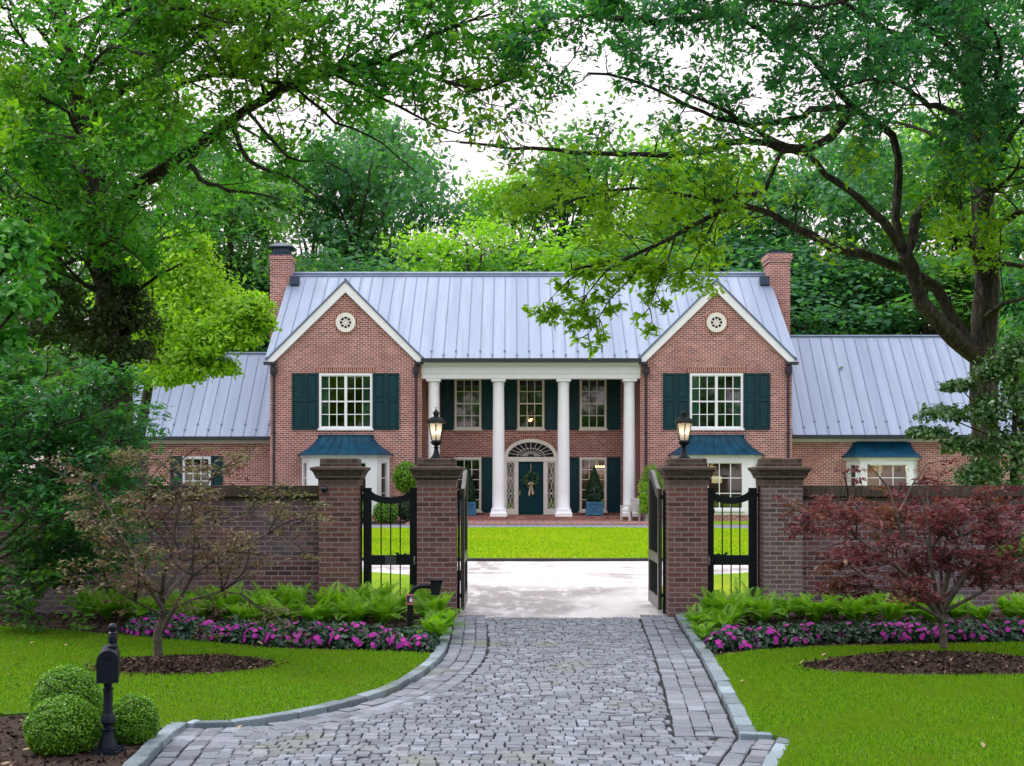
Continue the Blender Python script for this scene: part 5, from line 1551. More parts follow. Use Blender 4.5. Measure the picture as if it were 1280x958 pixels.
T.drawn([A3(980, 186, 24.0), A3(965, 218, 23.7), A3(957, 236, 23.6), A3(900, 250, 23.0), A3(840, 240, 22.5), A3(780, 235, 22.1), A3(720, 250, 21.8), A3(680, 270, 21.6)], 0.05, 0.015, 0.15, 0.22, (0.6, 1.5), 15)
# hanging sprays over the roof
T.ck = None
for pts in ([(815, 308), (790, 345), (760, 372), (748, 398), (735, 418)], [(790, 320), (757, 340), (732, 370), (700, 382)], [(845, 292), (835, 330), (820, 362), (812, 385)], [(740, 333), (712, 350), (690, 372)], [(900, 262), (880, 300), (862, 335), (835, 345)], [(760, 330), (735, 345), (728, 380)]):
    T.drawn([A3(x, y, 22.7 + 0.05 * i) for i, (x, y) in enumerate(pts)], 0.022, 0.006, 0.2, 0.15, (0.12, 0.42), 13, 0.07, 0.11, 0.16, up=-0.2, droop=0.8)
T.ck = lambda p: p[2] > 6.0
# top of the crown, out of the frame too
for pts in ([(1215, 110, 26.6), (1150, 60, 25.6), (1080, 20, 24.6), (1000, -30, 23.5), (920, -60, 22.5)], [(1215, 150, 26.6), (1160, 130, 25.0), (1110, 100, 23.5), (1050, 110, 22.5)], [(1228, 260, 26.5), (1250, 200, 25.5), (1280, 150, 24.5), (1330, 110, 23.5)],
            [(1220, 180, 26.6), (1240, 120, 25.2), (1250, 60, 23.8), (1230, 20, 22.6)], [(1215, 60, 26.7), (1180, 0, 27.5), (1120, -40, 28.5), (1040, -60, 29)], [(1228, 240, 26.6), (1190, 190, 27.6), (1150, 160, 28.6), (1090, 150, 29.4)],
            [(1230, 300, 26.5), (1270, 270, 25.8), (1320, 250, 25), (1370, 240, 24)], [(1232, 330, 26.5), (1265, 330, 26), (1310, 340, 25.5)], [(1210, -20, 26.7), (1120, -60, 25), (1000, -90, 23.5), (860, -60, 22), (760, -20, 21)],
            [(900, 18, 23.5), (820, 30, 22.8), (740, 20, 22), (680, 25, 21.4)],
            [(1216, 110, 26.5), (1190, 60, 25), (1150, 35, 23.5), (1100, 60, 22.5)], [(1216, 110, 26.5), (1240, 40, 27.5), (1280, -10, 28), (1340, -30, 28)],
             [(1226, 230, 26.5), (1262, 150, 25), (1290, 90, 24)],
            [(1210, 0, 26.7), (1150, 10, 25), (1090, -10, 23.6), (1020, 10, 22.6), (960, 0, 22)], [(1226, 240, 26.5), (1255, 230, 25), (1275, 200, 24)], [(1231, 350, 26.4), (1212, 300, 25.4), (1200, 250, 25)], [(1230, 400, 26.4), (1255, 380, 25.6), (1290, 370, 25)], [(1229, 250, 26.4), (1235, 220, 25.2), (1222, 190, 24.4)]):
    T.drawn([A3(*p) for p in pts], 0.085, 0.02, 0.22, 0.26, (0.9, 2.0), 15)
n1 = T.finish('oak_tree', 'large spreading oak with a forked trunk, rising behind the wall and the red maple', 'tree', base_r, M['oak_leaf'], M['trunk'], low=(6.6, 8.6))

# ---- the big oak on the left
T = Tree(33)
T.ck = lambda p: p[2] > (5.6 if p[0] < -6.2 else 7.2 + (0.8 if p[0] > -3 else 0))
Yt = 25.5
base_l = (A3(140, 734, Yt)[0], Yt, 0.0)
T.drawn([A3(140, 740, Yt), A3(140, 600, Yt), A3(138, 430, Yt), A3(124, 310, Yt), A3(108, 190, Yt), A3(92, 100, Yt), A3(72, 0, Yt), A3(60, -180, Yt)], 0.30, 0.12, 0.62, 0.4, (1.2, 2.4))
T.drawn([A3(136, 330, Yt), A3(155, 262, 25.2), A3(182, 228, 24.8), A3(226, 199, 24.4), A3(259, 177, 24.1), A3(289, 150, 23.8), A3(331, 124, 23.4), A3(365, 105, 23.0), A3(414, 90, 22.6), A3(477, 76, 22.2), A3(520, 55, 21.9), A3(563, 32, 21.6), A3(613, 18, 21.2)], 0.17, 0.02, 0.42, 0.27, (0.8, 1.9), 15)
T.drawn([A3(110, 190, Yt), A3(150, 140, 25.0), A3(188, 124, 24.6), A3(233, 101, 24.2), A3(301, 92, 23.6), A3(353, 105, 23.2), A3(400, 95, 22.8), A3(450, 60, 22.4)], 0.08, 0.03, 0.3, 0.30, (0.7, 1.8), 15)
T.drawn([A3(100, 140, Yt), A3(160, 110, 26), A3(214, 75, 25.6), A3(248, 45, 25.2), A3(278, 19, 24.8), A3(338, 15, 24.2), A3(376, 2, 23.8), A3(460, -15, 23), A3(540, -10, 22.2)], 0.10, 0.02, 0.3, 0.28, (0.8, 2.0), 15)
T.drawn([A3(95, 110, Yt), A3(128, 23, 25), A3(160, -10, 24.4), A3(230, -40, 23.6)], 0.06, 0.02, 0.3, 0.30, (0.8, 1.8), 15)
T.drawn([A3(122, 300, Yt), A3(70, 262, 25), A3(23, 278, 24.4), A3(-40, 270, 23.6)], 0.14, 0.05, 0.3, 0.35, (0.8, 1.8), 15)
T.drawn([A3(98, 130, Yt), A3(60, 70, 24.6), A3(11, 90, 24), A3(-40, 60, 23.4)], 0.08, 0.02, 0.3, 0.32, (0.8, 1.8), 15)
T.drawn([A3(310, 140, 23.6), A3(361, 195, 23.0), A3(414, 203, 22.6), A3(450, 240, 22.4), A3(477, 272, 22.3)], 0.035, 0.008, 0.2, 0.22, (0.4, 1.0), 13, up=-0.1, droop=0.6)
T.drawn([A3(415, 90, 22.6), A3(470, 120, 22.2), A3(520, 145, 21.9), A3(575, 165, 21.6), A3(610, 150, 21.4)], 0.04, 0.01, 0.1, 0.22, (0.5, 1.4), 15)
T.drawn([A3(365, 105, 23), A3(420, 150, 22.6), A3(480, 180, 22.2), A3(520, 215, 22)], 0.035, 0.01, 0.1, 0.24, (0.5, 1.3), 15)
for pts in ([(120, 260, 25.5), (160, 200, 26.5), (200, 170, 27.2), (230, 150, 28)], [(128, 330, 25.5), (160, 320, 26.4), (205, 300, 27.2), (240, 290, 28)], [(118, 250, 25.5), (90, 210, 23.8), (60, 190, 22.6)], [(110, 180, 25.5), (150, 60, 24), (210, 40, 22.8), (270, 50, 22)],
            [(115, 230, 25.5), (60, 160, 26.5), (20, 130, 27)], [(104, 160, 25.6), (170, 170, 27), (240, 160, 28), (300, 190, 28.6)], [(125, 320, 25.4), (80, 330, 24), (40, 350, 23)], [(130, 360, 25.4), (110, 330, 24), (140, 300, 23), (180, 330, 22.5)],
            [(90, 90, 25.5), (40, 30, 25), (-20, 0, 24.4)], [(80, 40, 25.5), (150, 5, 27), (240, -20, 28), (330, -10, 28.6)], [(300, 92, 23.6), (330, 60, 23), (380, 45, 22.4), (430, 20, 22)], [(460, -15, 23), (540, 10, 22.2), (600, 50, 21.6), (660, 40, 21)], [(477, 76, 22.2), (540, 95, 21.8), (600, 110, 21.4), (650, 95, 21)],
            [(226, 199, 24.4), (260, 230, 23.6), (300, 240, 23), (350, 250, 22.6)], [(70, -60, 25.5), (160, -100, 24), (300, -110, 22.6), (420, -90, 21.6)], [(145, 380, 25.4), (190, 350, 24.6), (225, 330, 24)], [(100, 130, 25.5), (110, 90, 23.6), (140, 60, 22.2), (190, 70, 21.4)], [(112, 210, 25.5), (90, 150, 23.4), (50, 120, 22)], [(118, 260, 25.5), (130, 220, 23.2), (110, 180, 22), (80, 170, 21.2)], [(128, 330, 25.5), (110, 280, 23.4), (70, 260, 22.2), (30, 240, 21.6)], [(85, 60, 25.5), (40, 60, 23.5), (10, 20, 22.2)], [(95, 100, 25.5), (150, 20, 23.6), (220, 10, 22.2), (290, 30, 21.4)], [(140, 370, 25.4), (95, 350, 24), (60, 300, 23)], [(289, 150, 23.8), (310, 200, 23.2), (360, 225, 22.8), (400, 250, 22.5)]):
    T.drawn([A3(*p) for p in pts], 0.06, 0.015, 0.22, 0.25, (0.8, 1.8), 15)
n2 = T.finish('oak_tree', 'tall oak with a thick slanting limb reaching over the left wing of the house', 'tree', base_l, M['left_oak_leaf'], M['trunk'])
print('oak leaves', n1, n2)

# ------------------------------------------------------------------ japanese maples and the dark tree by the wall
def maple(seed, name, label, base, limbs, mat, LW, leafn, sd, gap, tl, dens, L, r0, ck=None, flat=0.9, up=0.1):
    T = Tree(seed); T.ck = ck; T.fz = 0.28
    for pts, a, b, leafy in limbs:
        T.drawn(pts, a, b, leafy, dens, L, leafn, sd, gap, tl, 0.9, up, 0.2)
    n = T.finish(name, label, 'tree', base, mat, M['maple_bark'], LW, flat=flat)
    print(name, n)
gx, gy = gnd(198, 828)
def B(px, py, dy): return A3(px, py, gy + dy)
maple(5, 'maple_tree', 'thin small maple with sparse brownish leaves standing in a mulch ring', (gx, gy, 0.1),
      [([(gx, gy, 0.08), B(199, 795, 0), B(201, 772, 0.02), B(205, 745, .05), B(222, 700, .2), B(245, 650, .35), B(262, 600, .5)], 0.062, 0.01, 0.45),
       ([B(202, 790, .0), B(218, 765, -.1), B(240, 722, -.25), B(280, 690, -.4), B(335, 668, -.5)], 0.032, 0.008, 0.35),
       ([B(203, 765, 0), B(196, 720, .1), B(188, 660, .2), B(182, 605, .25)], 0.035, 0.008, 0.35),
       ([B(203, 760, 0), B(175, 720, -.2), B(150, 680, -.4), B(120, 655, -.5)], 0.03, 0.008, 0.3),
       ([B(204, 750, 0), B(235, 715, .4), B(270, 660, .7), B(310, 640, .9), B(345, 655, 1.0)], 0.028, 0.008, 0.3),
       ([B(202, 745, .05), B(213, 690, -.3), B(225, 630, -.5), B(215, 590, -.6)], 0.026, 0.008, 0.35),
       ([B(196, 740, .1), B(165, 690, .5), B(140, 640, .8), B(118, 612, .9)], 0.026, 0.008, 0.3),
       ([B(204, 770, 0), B(170, 755, -.3), B(140, 735, -.5)], 0.018, 0.006, 0.3),
       ([B(205, 768, 0), B(235, 752, -.3), B(275, 738, -.5), B(300, 742, -.6)], 0.018, 0.006, 0.3)],
      M['brown_maple_leaf'], (0.055, 0.023), 18, 0.08, 0.10, 0.17, 0.135, (0.25, 0.7), 0.06)
gx2, gy2 = gnd(1180, 826)
def B2(px, py, dy): return A3(px, py, gy2 + dy)
maple(6, 'red_maple', 'dark red leaved japanese maple standing in a mounded mulch ring', (gx2, gy2, 0.15),
      [([(gx2, gy2, 0.15), B2(1178, 790, 0), B2(1176, 765, .02), B2(1185, 720, .1), B2(1200, 670, .2), B2(1215, 620, .3)], 0.055, 0.012, 0.4),
       ([B2(1177, 775, 0), B2(1150, 735, -.2), B2(1115, 700, -.4), B2(1070, 675, -.5), B2(1012, 690, -.6)], 0.04, 0.008, 0.25),
       ([B2(1177, 770, 0), B2(1145, 715, .1), B2(1125, 660, .2), B2(1110, 610, .3), B2(1085, 580, .3)], 0.04, 0.008, 0.3),
       ([B2(1178, 768, 0), B2(1165, 720, -.3), B2(1160, 660, -.5), B2(1150, 615, -.6)], 0.035, 0.008, 0.3),
       ([B2(1180, 760, 0), B2(1210, 715, -.2), B2(1245, 680, -.4), B2(1290, 665, -.5)], 0.036, 0.008, 0.25),
       ([B2(1180, 755, 0), B2(1220, 700, .4), B2(1260, 650, .6), B2(1290, 610, .7)], 0.034, 0.008, 0.25),
       ([B2(1177, 770, 0), B2(1130, 730, .5), B2(1090, 660, .8), B2(1050, 640, 1.0), B2(1020, 645, 1.1)], 0.034, 0.008, 0.3),
       ([B2(1178, 775, 0), B2(1140, 752, -.4), B2(1095, 735, -.7), B2(1060, 745, -.8)], 0.025, 0.006, 0.25),
       ([B2(1179, 765, 0), B2(1175, 700, .5), B2(1165, 640, .8), B2(1155, 590, .9)], 0.03, 0.008, 0.3),
       ([B2(1180, 765, 0), B2(1225, 735, .2), B2(1265, 720, .3), B2(1300, 730, .3)], 0.025, 0.006, 0.25),
       ([B2(1120, 668, .2), B2(1060, 625, .3), B2(1050, 600, .3)], 0.016, 0.005, 0.2), ([B2(1125, 640, .2), B2(1160, 580, .4), B2(1190, 575, .4)], 0.016, 0.005, 0.2)],
      M['red_maple_leaf'], (0.066, 0.029), 24, 0.09, 0.09, 0.20, 0.115, (0.3, 0.75), 0.06, ck=lambda p: p[0] > 3.42 + 0.35 * max(0, 0.9 - p[2]) and p[2] < 2.42 and p[2] > 0.62 and (p[2] < 1.95 or (p[0] * 7919.0) % 1.0 < 0.4))
# dark green maple at the left edge, arching over the wall
Yd = 18.6
bx = px2(-60, Yd)
def B3(px, py, dy=0): return A3(px, py, Yd + dy)
fanp = [[(-55, 700), (-20, 640), (40, 560), (100, 520), (165, 505)], [(-58, 690), (-30, 600), (10, 520), (60, 470), (110, 455)], [(-58, 680), (-40, 560), (-10, 480), (30, 445)], [(-50, 720), (0, 690), (60, 655), (130, 640), (175, 655)],
        [(-50, 730), (0, 720), (50, 705), (95, 700)], [(-52, 710), (0, 650), (50, 600), (120, 575), (180, 530)], [(-58, 690), (-40, 620), (20, 580), (70, 590), (120, 610)], [(-50, 715), (10, 670), (70, 620), (130, 600)],
        [(-60, 660), (-50, 540), (-60, 460)], [(-56, 690), (-10, 570), (45, 500), (85, 490), (150, 480)], [(-50, 725), (10, 705), (70, 690), (130, 690)], [(-55, 700), (5, 610), (30, 540), (90, 545), (140, 540)]]
fanp += [[(-52, 735), (-10, 735), (40, 735), (85, 725)], [(-52, 740), (-20, 750), (20, 755)], [(-50, 725), (20, 690), (80, 665), (120, 670)]]
limbs = [([(bx, Yd, 0.0), B3(-60, 745), B3(-57, 700)], 0.10, 0.08, 2.0)]
for i, f in enumerate(fanp):
    dy = (-0.9, 0.5, 0.9, -0.6, 0.9, 0.0, -1.0, 0.7, 0.3, -0.4, 0.1, 1.3, -0.3, -0.2, 0.8)[i]
    limbs.append(([B3(x, y, dy * k / (len(f) - 1)) for k, (x, y) in enumerate(f)], 0.045, 0.008, 0.3))
maple(7, 'maple_tree', 'dense dark green maple arching over the left end of the garden wall', (bx, Yd, 0.0), limbs, M['dark_maple_leaf'], (0.105, 0.044), 15, 0.13, 0.10, 0.24, 0.15, (0.4, 1.0), 0.06, ck=lambda p: p[0] < -5.0 and p[2] < 3.95)

# ------------------------------------------------------------------ trees made of clumped crowns
def crown_tree(name, label, cat, base, lobes, per, leaf, mat, trunk_r, trunk_top, seed, group=None, csd=0.17, clump=12, shell=0.45, bark=None):
    rng = np.random.default_rng(seed)
    t = thing(name, label, cat, base, group)
    m = MB(); b = np.array(base, float); top = np.array(trunk_top, float)
    m.tube(spline([b + (0, 0, -.05), b + (top - b) * .4 + rng.normal(size=3) * .08 * trunk_r * 5, b + (top - b) * .75, top], 0.5), trunk_r * 0.8, 8) if False else None
    pth = spline([b, b + (top - b) * .35, b + (top - b) * .7, top], 0.6)
    m.tube(pth, [trunk_r * (1 - 0.65 * i / len(pth)) for i in range(len(pth))], 8)
    for (cx, cy, cz, rx, ry, rz) in lobes:
        s = pth[int(len(pth) * (0.70 + 0.25 * rng.random()))]
        e = np.array((cx, cy, cz))
        if e[2] < s[2] + 0.2: continue
        mid = (s + e) / 2 + (0, 0, -0.1 * rz)
        m.tube(spline([s, mid, e], 0.6), trunk_r * 0.13, 5)
    part('trunk', m, bark or M['trunk'], t, True)
    C, O, S = lobe_leaves(rng, lobes, per, clump, csd, shell)
    a, nr, L, W = leaf_arrays(rng, C, O, leaf, leaf * 0.55, flat=0.3, droop=0.3)
    link('crown', leaves_mesh(name + '_crown', C - b, a, nr, L, W, mat, rng, rnd=S), t)
    return t
def PL(px, py, Y, rpx, rz=None, ry=None):
    c = at(px, py, Y); r = rpx * Y / F
    return (*c, r, ry * Y / F if ry else r, (rz or rpx * 0.8) * Y / F)
# yellow-green tree over the left wing
Yy = 44
crown_tree('lime_green_tree', 'bright yellow green tree hanging over the roof of the low left wing', 'tree', (px2(150, Yy), Yy, 0),
           [PL(262, 372, Yy, 46), PL(300, 395, Yy - 1, 34), PL(232, 345, Yy, 40), PL(215, 405, Yy - 1, 45), PL(265, 425, Yy - 1.5, 38), PL(302, 425, Yy - 1, 24, 18), PL(190, 350, Yy, 45), PL(225, 455, Yy - 1, 34, 16), PL(180, 420, Yy, 46), PL(160, 370, Yy + 1, 46), PL(275, 462, Yy - 1, 22, 12), PL(205, 475, Yy - 1.5, 26, 14), PL(235, 470, Yy - 1.8, 22, 14), PL(250, 445, Yy - 1.5, 30, 18), PL(330, 408, Yy - 1, 14, 12), PL(185, 470, Yy - 1, 26, 16), PL(235, 310, Yy, 30), PL(318, 385, Yy - .5, 20)],
           1500, 0.155, M['lime_leaf'], 0.26, at(205, 380, Yy), 41, csd=0.27)
# dark cedar beside the oak trunk
crown_tree('cedar_tree', 'dull dark conifer between the oak trunk and the lime green tree', 'tree', (px2(160, 24.6), 24.6, 0),
           [PL(160, 380, 24.6, 34, 30), PL(150, 350, 24.6, 26, 24), PL(172, 410, 24.6, 34, 26), PL(140, 400, 24.2, 30, 24), PL(120, 440, 24.2, 36, 24), PL(165, 445, 24.2, 30, 22), PL(95, 420, 24.6, 34, 30), PL(70, 380, 24.6, 38, 36), PL(40, 430, 24.6, 40, 36), PL(50, 330, 24.6, 34, 40)],
           900, 0.09, M['cedar_leaf'], 0.2, at(155, 330, 24.6), 42, csd=0.2)
# leafy tree at the left edge, close by
Yn = 20.5
crown_tree('sweetgum_tree', 'fresh green tree with large pointed leaves at the left edge above the dark maple', 'tree', (px2(-70, Yn), Yn, 0),
           [PL(10, 330, Yn, 40), PL(-20, 380, Yn, 46), PL(25, 380, Yn - .5, 34), PL(5, 435, Yn, 40), PL(-30, 450, Yn, 45), PL(28, 470, Yn - .5, 26, 20), PL(-40, 300, Yn, 50), PL(-10, 500, Yn, 36), PL(20, 300, Yn, 24)],
           420, 0.15, M['bright_leaf'], 0.2, at(-40, 330, Yn), 43, csd=0.22)
# evergreen shrub behind the wall on the right
Yh = 22.6
crown_tree('holly_tree', 'dark glossy evergreen shrub leaning over the wall beside the oak trunk', 'shrub', (px2(1262, Yh), Yh, 0),
           [PL(1262, 560, Yh, 40), PL(1235, 520, Yh, 34, 26), PL(1275, 500, Yh, 44), PL(1222, 600, Yh - .3, 34, 26), PL(1255, 620, Yh - .4, 36, 20), PL(1290, 590, Yh, 50), PL(1180, 520, Yh + .2, 30, 14), PL(1160, 543, Yh + .2, 24, 10), PL(1205, 560, Yh, 26, 16), PL(1270, 450, Yh, 34, 30), PL(1240, 470, Yh, 26, 20), PL(1200, 485, Yh + .3, 22, 10)],
           1050, 0.078, M['holly_leaf'], 0.09, at(1270, 470, Yh), 44, csd=0.2)
crown_tree('oak_sapling', 'loose light green oak sapling at the right edge behind the evergreen shrub', 'tree', (px2(1310, 30), 30, 0),
           [PL(1280, 420, 30, 50), PL(1300, 350, 30, 55), PL(1265, 370, 30, 34), PL(1320, 280, 30, 60), PL(1275, 300, 30, 34), PL(1270, 470, 30, 36)], 700, 0.13, M['oak_leaf'], 0.12, at(1305, 300, 30), 45, csd=0.2)
# light green sprays in front of the wall at the right edge
gxx = px2(1305, 17.6)
crown_tree('young_shrub', 'light green arching shrub at the right edge beside the red maple', 'shrub', (gxx, 17.6, 0.03),
           [PL(1285, 695, 17.6, 26, 14), PL(1265, 690, 17.5, 16, 8), PL(1320, 670, 17.6, 36, 24), PL(1310, 720, 17.6, 30, 20)], 260, 0.085, M['bright_leaf'], 0.03, (gxx, 17.6, 1.0), 46, csd=0.2)

# ------------------------------------------------------------------ the wood behind the house
protos = []
def wood_proto(seed, H=20.0, Rm=5.2):
    rng = np.random.default_rng(seed); lobes = []
    for k in range(30):
        h = 0.26 + 0.72 * rng.random(); R_ = Rm * math.sqrt(max(0.05, 1 - ((h - 0.52) / 0.52) ** 2))
        a = rng.random() * 2 * math.pi; q = R_ * (0.35 + 0.6 * rng.random())
        s = 1.1 + 1.1 * rng.random()
        lobes.append((q * math.cos(a), q * math.sin(a), h * H, s * 1.15, s * 1.15, s * 0.85))
    m = MB(); pth = spline([(0, 0, -0.2), (0.15, 0.1, H * .3), (-.1, .2, H * .6), (0.1, 0, H * .93)], 1.2)
    m.tube([np.array(p) for p in pth], [0.34 * (1 - .85 * i / len(pth)) for i in range(len(pth))], 7)
    for L_ in lobes[::2]:
        s = pth[int(len(pth) * min(0.85, max(.2, L_[2] / H - 0.2)))]; e = np.array(L_[:3])
        m.tube([s, (s + e) / 2 + (0, 0, -.2), e], [0.10, 0.07, 0.03], 5)
    C, O, S = lobe_leaves(rng, lobes, 350, 12, 0.29, 0.5)
    a, nr, L, W = leaf_arrays(rng, C, O, 0.32, 0.19, flat=0.3, droop=0.4)
    cm = leaves_mesh('wood_crown', C, a, nr, L, W, M['bg'][0], rng, rnd=S)
    return m, cm
PR = []
for sd in (101, 102, 103, 104):
    m, cm = wood_proto(sd)
    me = bpy.data.meshes.new('wood_trunk'); me.from_pydata([tuple(v) for v in m.v], [], m.f); me.materials.append(M['trunk']); me.polygons.foreach_set('use_smooth', [True] * len(me.polygons))
    PR.append((me, cm))
def wood(px, top, Y, pi, mi, label, wd=1.0, group='trees in the wood behind the house'):
    H = CAM_H + (HOR - top) * Y / F
    t = thing('wood_tree', label, 'tree', (px2(px, Y), Y, -0.15), group)
    s = H / 20.3
    t.scale = (s * wd, s * wd, s); t.rotation_euler.z = (px * 0.37 + Y) % 6.28
    a = link('trunk', PR[pi][0], t); c = link('crown', PR[pi][1], t)
    c.material_slots[0].link = 'OBJECT'; c.material_slots[0].material = M['bg'][mi]
for i, row in enumerate([
    (215, 150, 80, 0, 1, 'tall bluish green tree rising behind the low left wing'),
    (285, 205, 76, 1, 0, 'green tree just left of the left chimney'),
    (335, 190, 84, 2, 1, 'bluish green tree straight behind the left chimney'),
    (392, 225, 88, 3, 0, 'mid green tree behind the left gable, with sky gaps under it'),
    (440, 180, 86, 0, 1, 'bluish green tree behind the roof right of the left gable top'),
    (485, 150, 92, 1, 1, 'tall bluish tree with a visible dark trunk behind the main roof'),
    (530, 225, 84, 2, 1, 'dark bluish tree below the sky gap behind the main roof'),
    (585, 268, 76, 3, 2, 'lower bright lime tree behind the middle of the roof ridge'),
    (640, 225, 88, 0, 2, 'yellow green tree behind the ridge in the middle of the house'),
    (700, 195, 90, 1, 0, 'mid green tree behind the ridge where the hanging oak spray crosses it'),
    (760, 165, 86, 2, 0, 'green tree behind the ridge right of the hanging oak spray'),
    (825, 175, 92, 3, 2, 'yellow green tree behind the right gable'),
    (885, 200, 84, 0, 2, 'bright green tree just left of the right chimney'),
    (935, 215, 80, 1, 1, 'bluish green tree touching the left side of the right chimney'),
    (1000, 200, 86, 2, 1, 'bluish green tree just right of the right chimney'),
    (1060, 160, 78, 3, 1, 'dark bluish tree behind the low right wing'),
    (1125, 190, 84, 0, 0, 'mid green tree behind the ridge of the right wing'),
    (1195, 130, 78, 1, 2, 'light green tree seen past the forked oak trunk'),
    (1270, 160, 82, 2, 0, 'green tree behind the far end of the right wing'),
    (140, 120, 72, 3, 0, 'mid green tree behind the trunk of the left oak'),
    (60, 100, 78, 0, 1, 'bluish tree behind the left oak near the edge'),
    (-30, 110, 72, 1, 0, 'green tree at the far left behind the oak'),
    (1345, 140, 76, 3, 1, 'bluish tree at the far right behind the sapling'),
]):
    wood(*row[:6], wd=1.0 + 0.12 * math.sin(i * 2.1))
# low growth closing the wood under the crowns
for px, top, Y, mi, lab in ((250, 350, 74, 1, 'low bushy tree behind the ridge of the left wing'), (370, 320, 78, 1, 'low bushy tree behind the left gable'), (470, 318, 80, 1, 'low bushy tree behind the left half of the main roof'), (560, 325, 82, 0, 'low bushy tree behind the middle left of the roof ridge'), (690, 300, 82, 2, 'low lime bush tree behind the middle right of the roof ridge'),
                            (800, 310, 80, 0, 'low bushy tree behind the right half of the main roof'), (905, 300, 78, 1, 'low bushy tree behind the right gable'), (1010, 330, 74, 1, 'low dark bushy tree beside the right chimney'), (1080, 330, 76, 1, 'low bushy tree behind the middle of the right wing'), (1160, 320, 74, 0, 'low bushy tree behind the outer part of the right wing'), (120, 340, 72, 0, 'low bushy tree behind the far left wing')):
    wood(px, top, Y, int(px) % 4, mi, lab, wd=1.9)
far = MB(); rng = np.random.default_rng(77)
lob = [(x + rng.normal() * 3, 118 + rng.normal() * 5, 6.5 + rng.normal() * 1.5, 6.5, 4, 7) for x in np.linspace(-75, 80, 26)]
C, O, S = lobe_leaves(rng, lob, 1500, 12, 0.14, 0.4)
a, nr, L, W = leaf_arrays(rng, C, O, 0.6, 0.38, flat=0.3)
o = link('woodland', leaves_mesh('woodland', C, a, nr, L, W, M['bg'][1], rng, rnd=S)); o['kind'] = 'stuff'
# the wood across the street, behind the camera: it is what the windows mirror
lob = []
for x in np.linspace(-34, 36, 12):
    for h in (4, 8, 12): lob.append((x + rng.normal() * 1.5, -16 + rng.normal() * 3, h + rng.normal(), 3.4, 3, 2.8))
C, O, S = lobe_leaves(rng, lob, 700, 12, 0.24, 0.45)
a, nr, L, W = leaf_arrays(rng, C, O, 0.75, 0.5, flat=0.3)
o = link('woodland', leaves_mesh('woodland', C, a, nr, L, W, M['bg'][0], rng, rnd=S)); o['kind'] = 'stuff'

# ------------------------------------------------------------------ clipped shrubs
def ball(name, label, cat, c, rx, ry, rz, n, leaf, mat, group=None, seed=0, stemmed=None, z0=None):
    """clipped ball: a dense skin of small leaves over a dark twiggy core"""
    rng = np.random.default_rng(seed + 900)
    base = (c[0], c[1], c[2] - rz if z0 is None else z0)
    t = thing(name, label, cat, base, group)
    d = sphere_pts(rng, n)
    lump = 1 + 0.035 * np.sin(d[:, 0] * 7 + seed) * np.cos(d[:, 2] * 6 + d[:, 1] * 5) + 0.02 * np.sin(d[:, 1] * 15 + d[:, 2] * 11)
    rr = (0.93 + 0.075 * rng.random(n) ** 2 - 0.10 * (rng.random(n) < 0.25) + 0.03 * (rng.random(n) < 0.01)) * lump
    C = d * rr[:, None] * np.array((rx, ry, rz)) + np.array(c)
    k = C[:, 2] > base[2] + 0.01
    C, d = C[k], d[k]
    a, nr, L, W = leaf_arrays(rng, C, d * 0.9, leaf, leaf * 0.6, flat=0.25)
    link('foliage', leaves_mesh(name + '_foliage', C - np.array(base), a, nr, L, W, mat, rng), t)
    m = MB(); prof = [(0.84 * math.sin(q), -0.84 * math.cos(q)) for q in np.linspace(0.15, math.pi - 0.02, 12)]
    m.lathe([(r * rx, z * rz) for r, z in prof], 18, c[0], c[1], c[2])
    part('core', m, M['topiary_core'], t, True)
    if stemmed: 
        m = MB(); m.tube([(c[0], c[1], base[2]), (c[0] + .01, c[1], c[2] - rz * .8)], stemmed, 7); part('stem', m, M['trunk'], t)
    return t
M['topiary_core'] = paint('shrub_core', G(0.014, 0.035, 0.008), 0.95, 0.2, 9)
def gball(px, pyb, rpx, hpx, lab, n, seed):
    x, Y = gnd(px, pyb); s = Y / F
    ball('boxwood', lab, 'shrub', (x, Y, rpx * s * 0.0 + hpx * s * 0.46), rpx * s, rpx * s, hpx * s * 0.54, int(n * 1.6), 0.021, M['box_leaf'], 'clipped boxwoods by the mailbox', seed, z0=0.03)
gball(79, 944, 47, 74, 'clipped boxwood ball lying left of the mailbox post, nearest the edge', 9000, 1)
gball(84, 922, 44, 90, 'tallest clipped boxwood ball, behind the other one left of the mailbox', 9000, 2)
gball(167, 932, 32, 64, 'small clipped boxwood ball right of the mailbox post', 6500, 3)
# by the house
def hball(px, py, rpx, Y, lab, mat, n=1500, leaf=0.06, seed=0, z0=0.03, stem=None, rz=None, name='shrub'):
    c = at(px, py, Y); r = rpx * Y / F
    ball(name, lab, 'shrub', c, r, r, (rz or rpx) * Y / F, n, leaf, mat, None, seed, stem, z0)
hball(482, 641, 16, 58.2, 'large clipped round shrub under the left bay window', M['box_leaf'], 3000, 0.07, 11)
hball(507, 637, 11, 58.6, 'small round shrub right of the big one under the left bay', M['topiary_leaf'], 1800, 0.07, 12, rz=14)
hball(449, 640, 12, 58.4, 'round shrub left of the big one under the left bay', M['box_leaf'], 1800, 0.07, 13)
hball(884, 640, 9, 58.6, 'small dark shrub at the left foot of the right bay window', M['topiary_leaf'], 1500, 0.07, 14)
for sx, px, lab in ((0, 508, 'round headed topiary in front of the house left of the porch'),):
    hball(px, 597, 17, 59.6, lab, M['fern_leaf'], 2600, 0.09, 15, 0.05, 0.05, 20, 'topiary_tree')
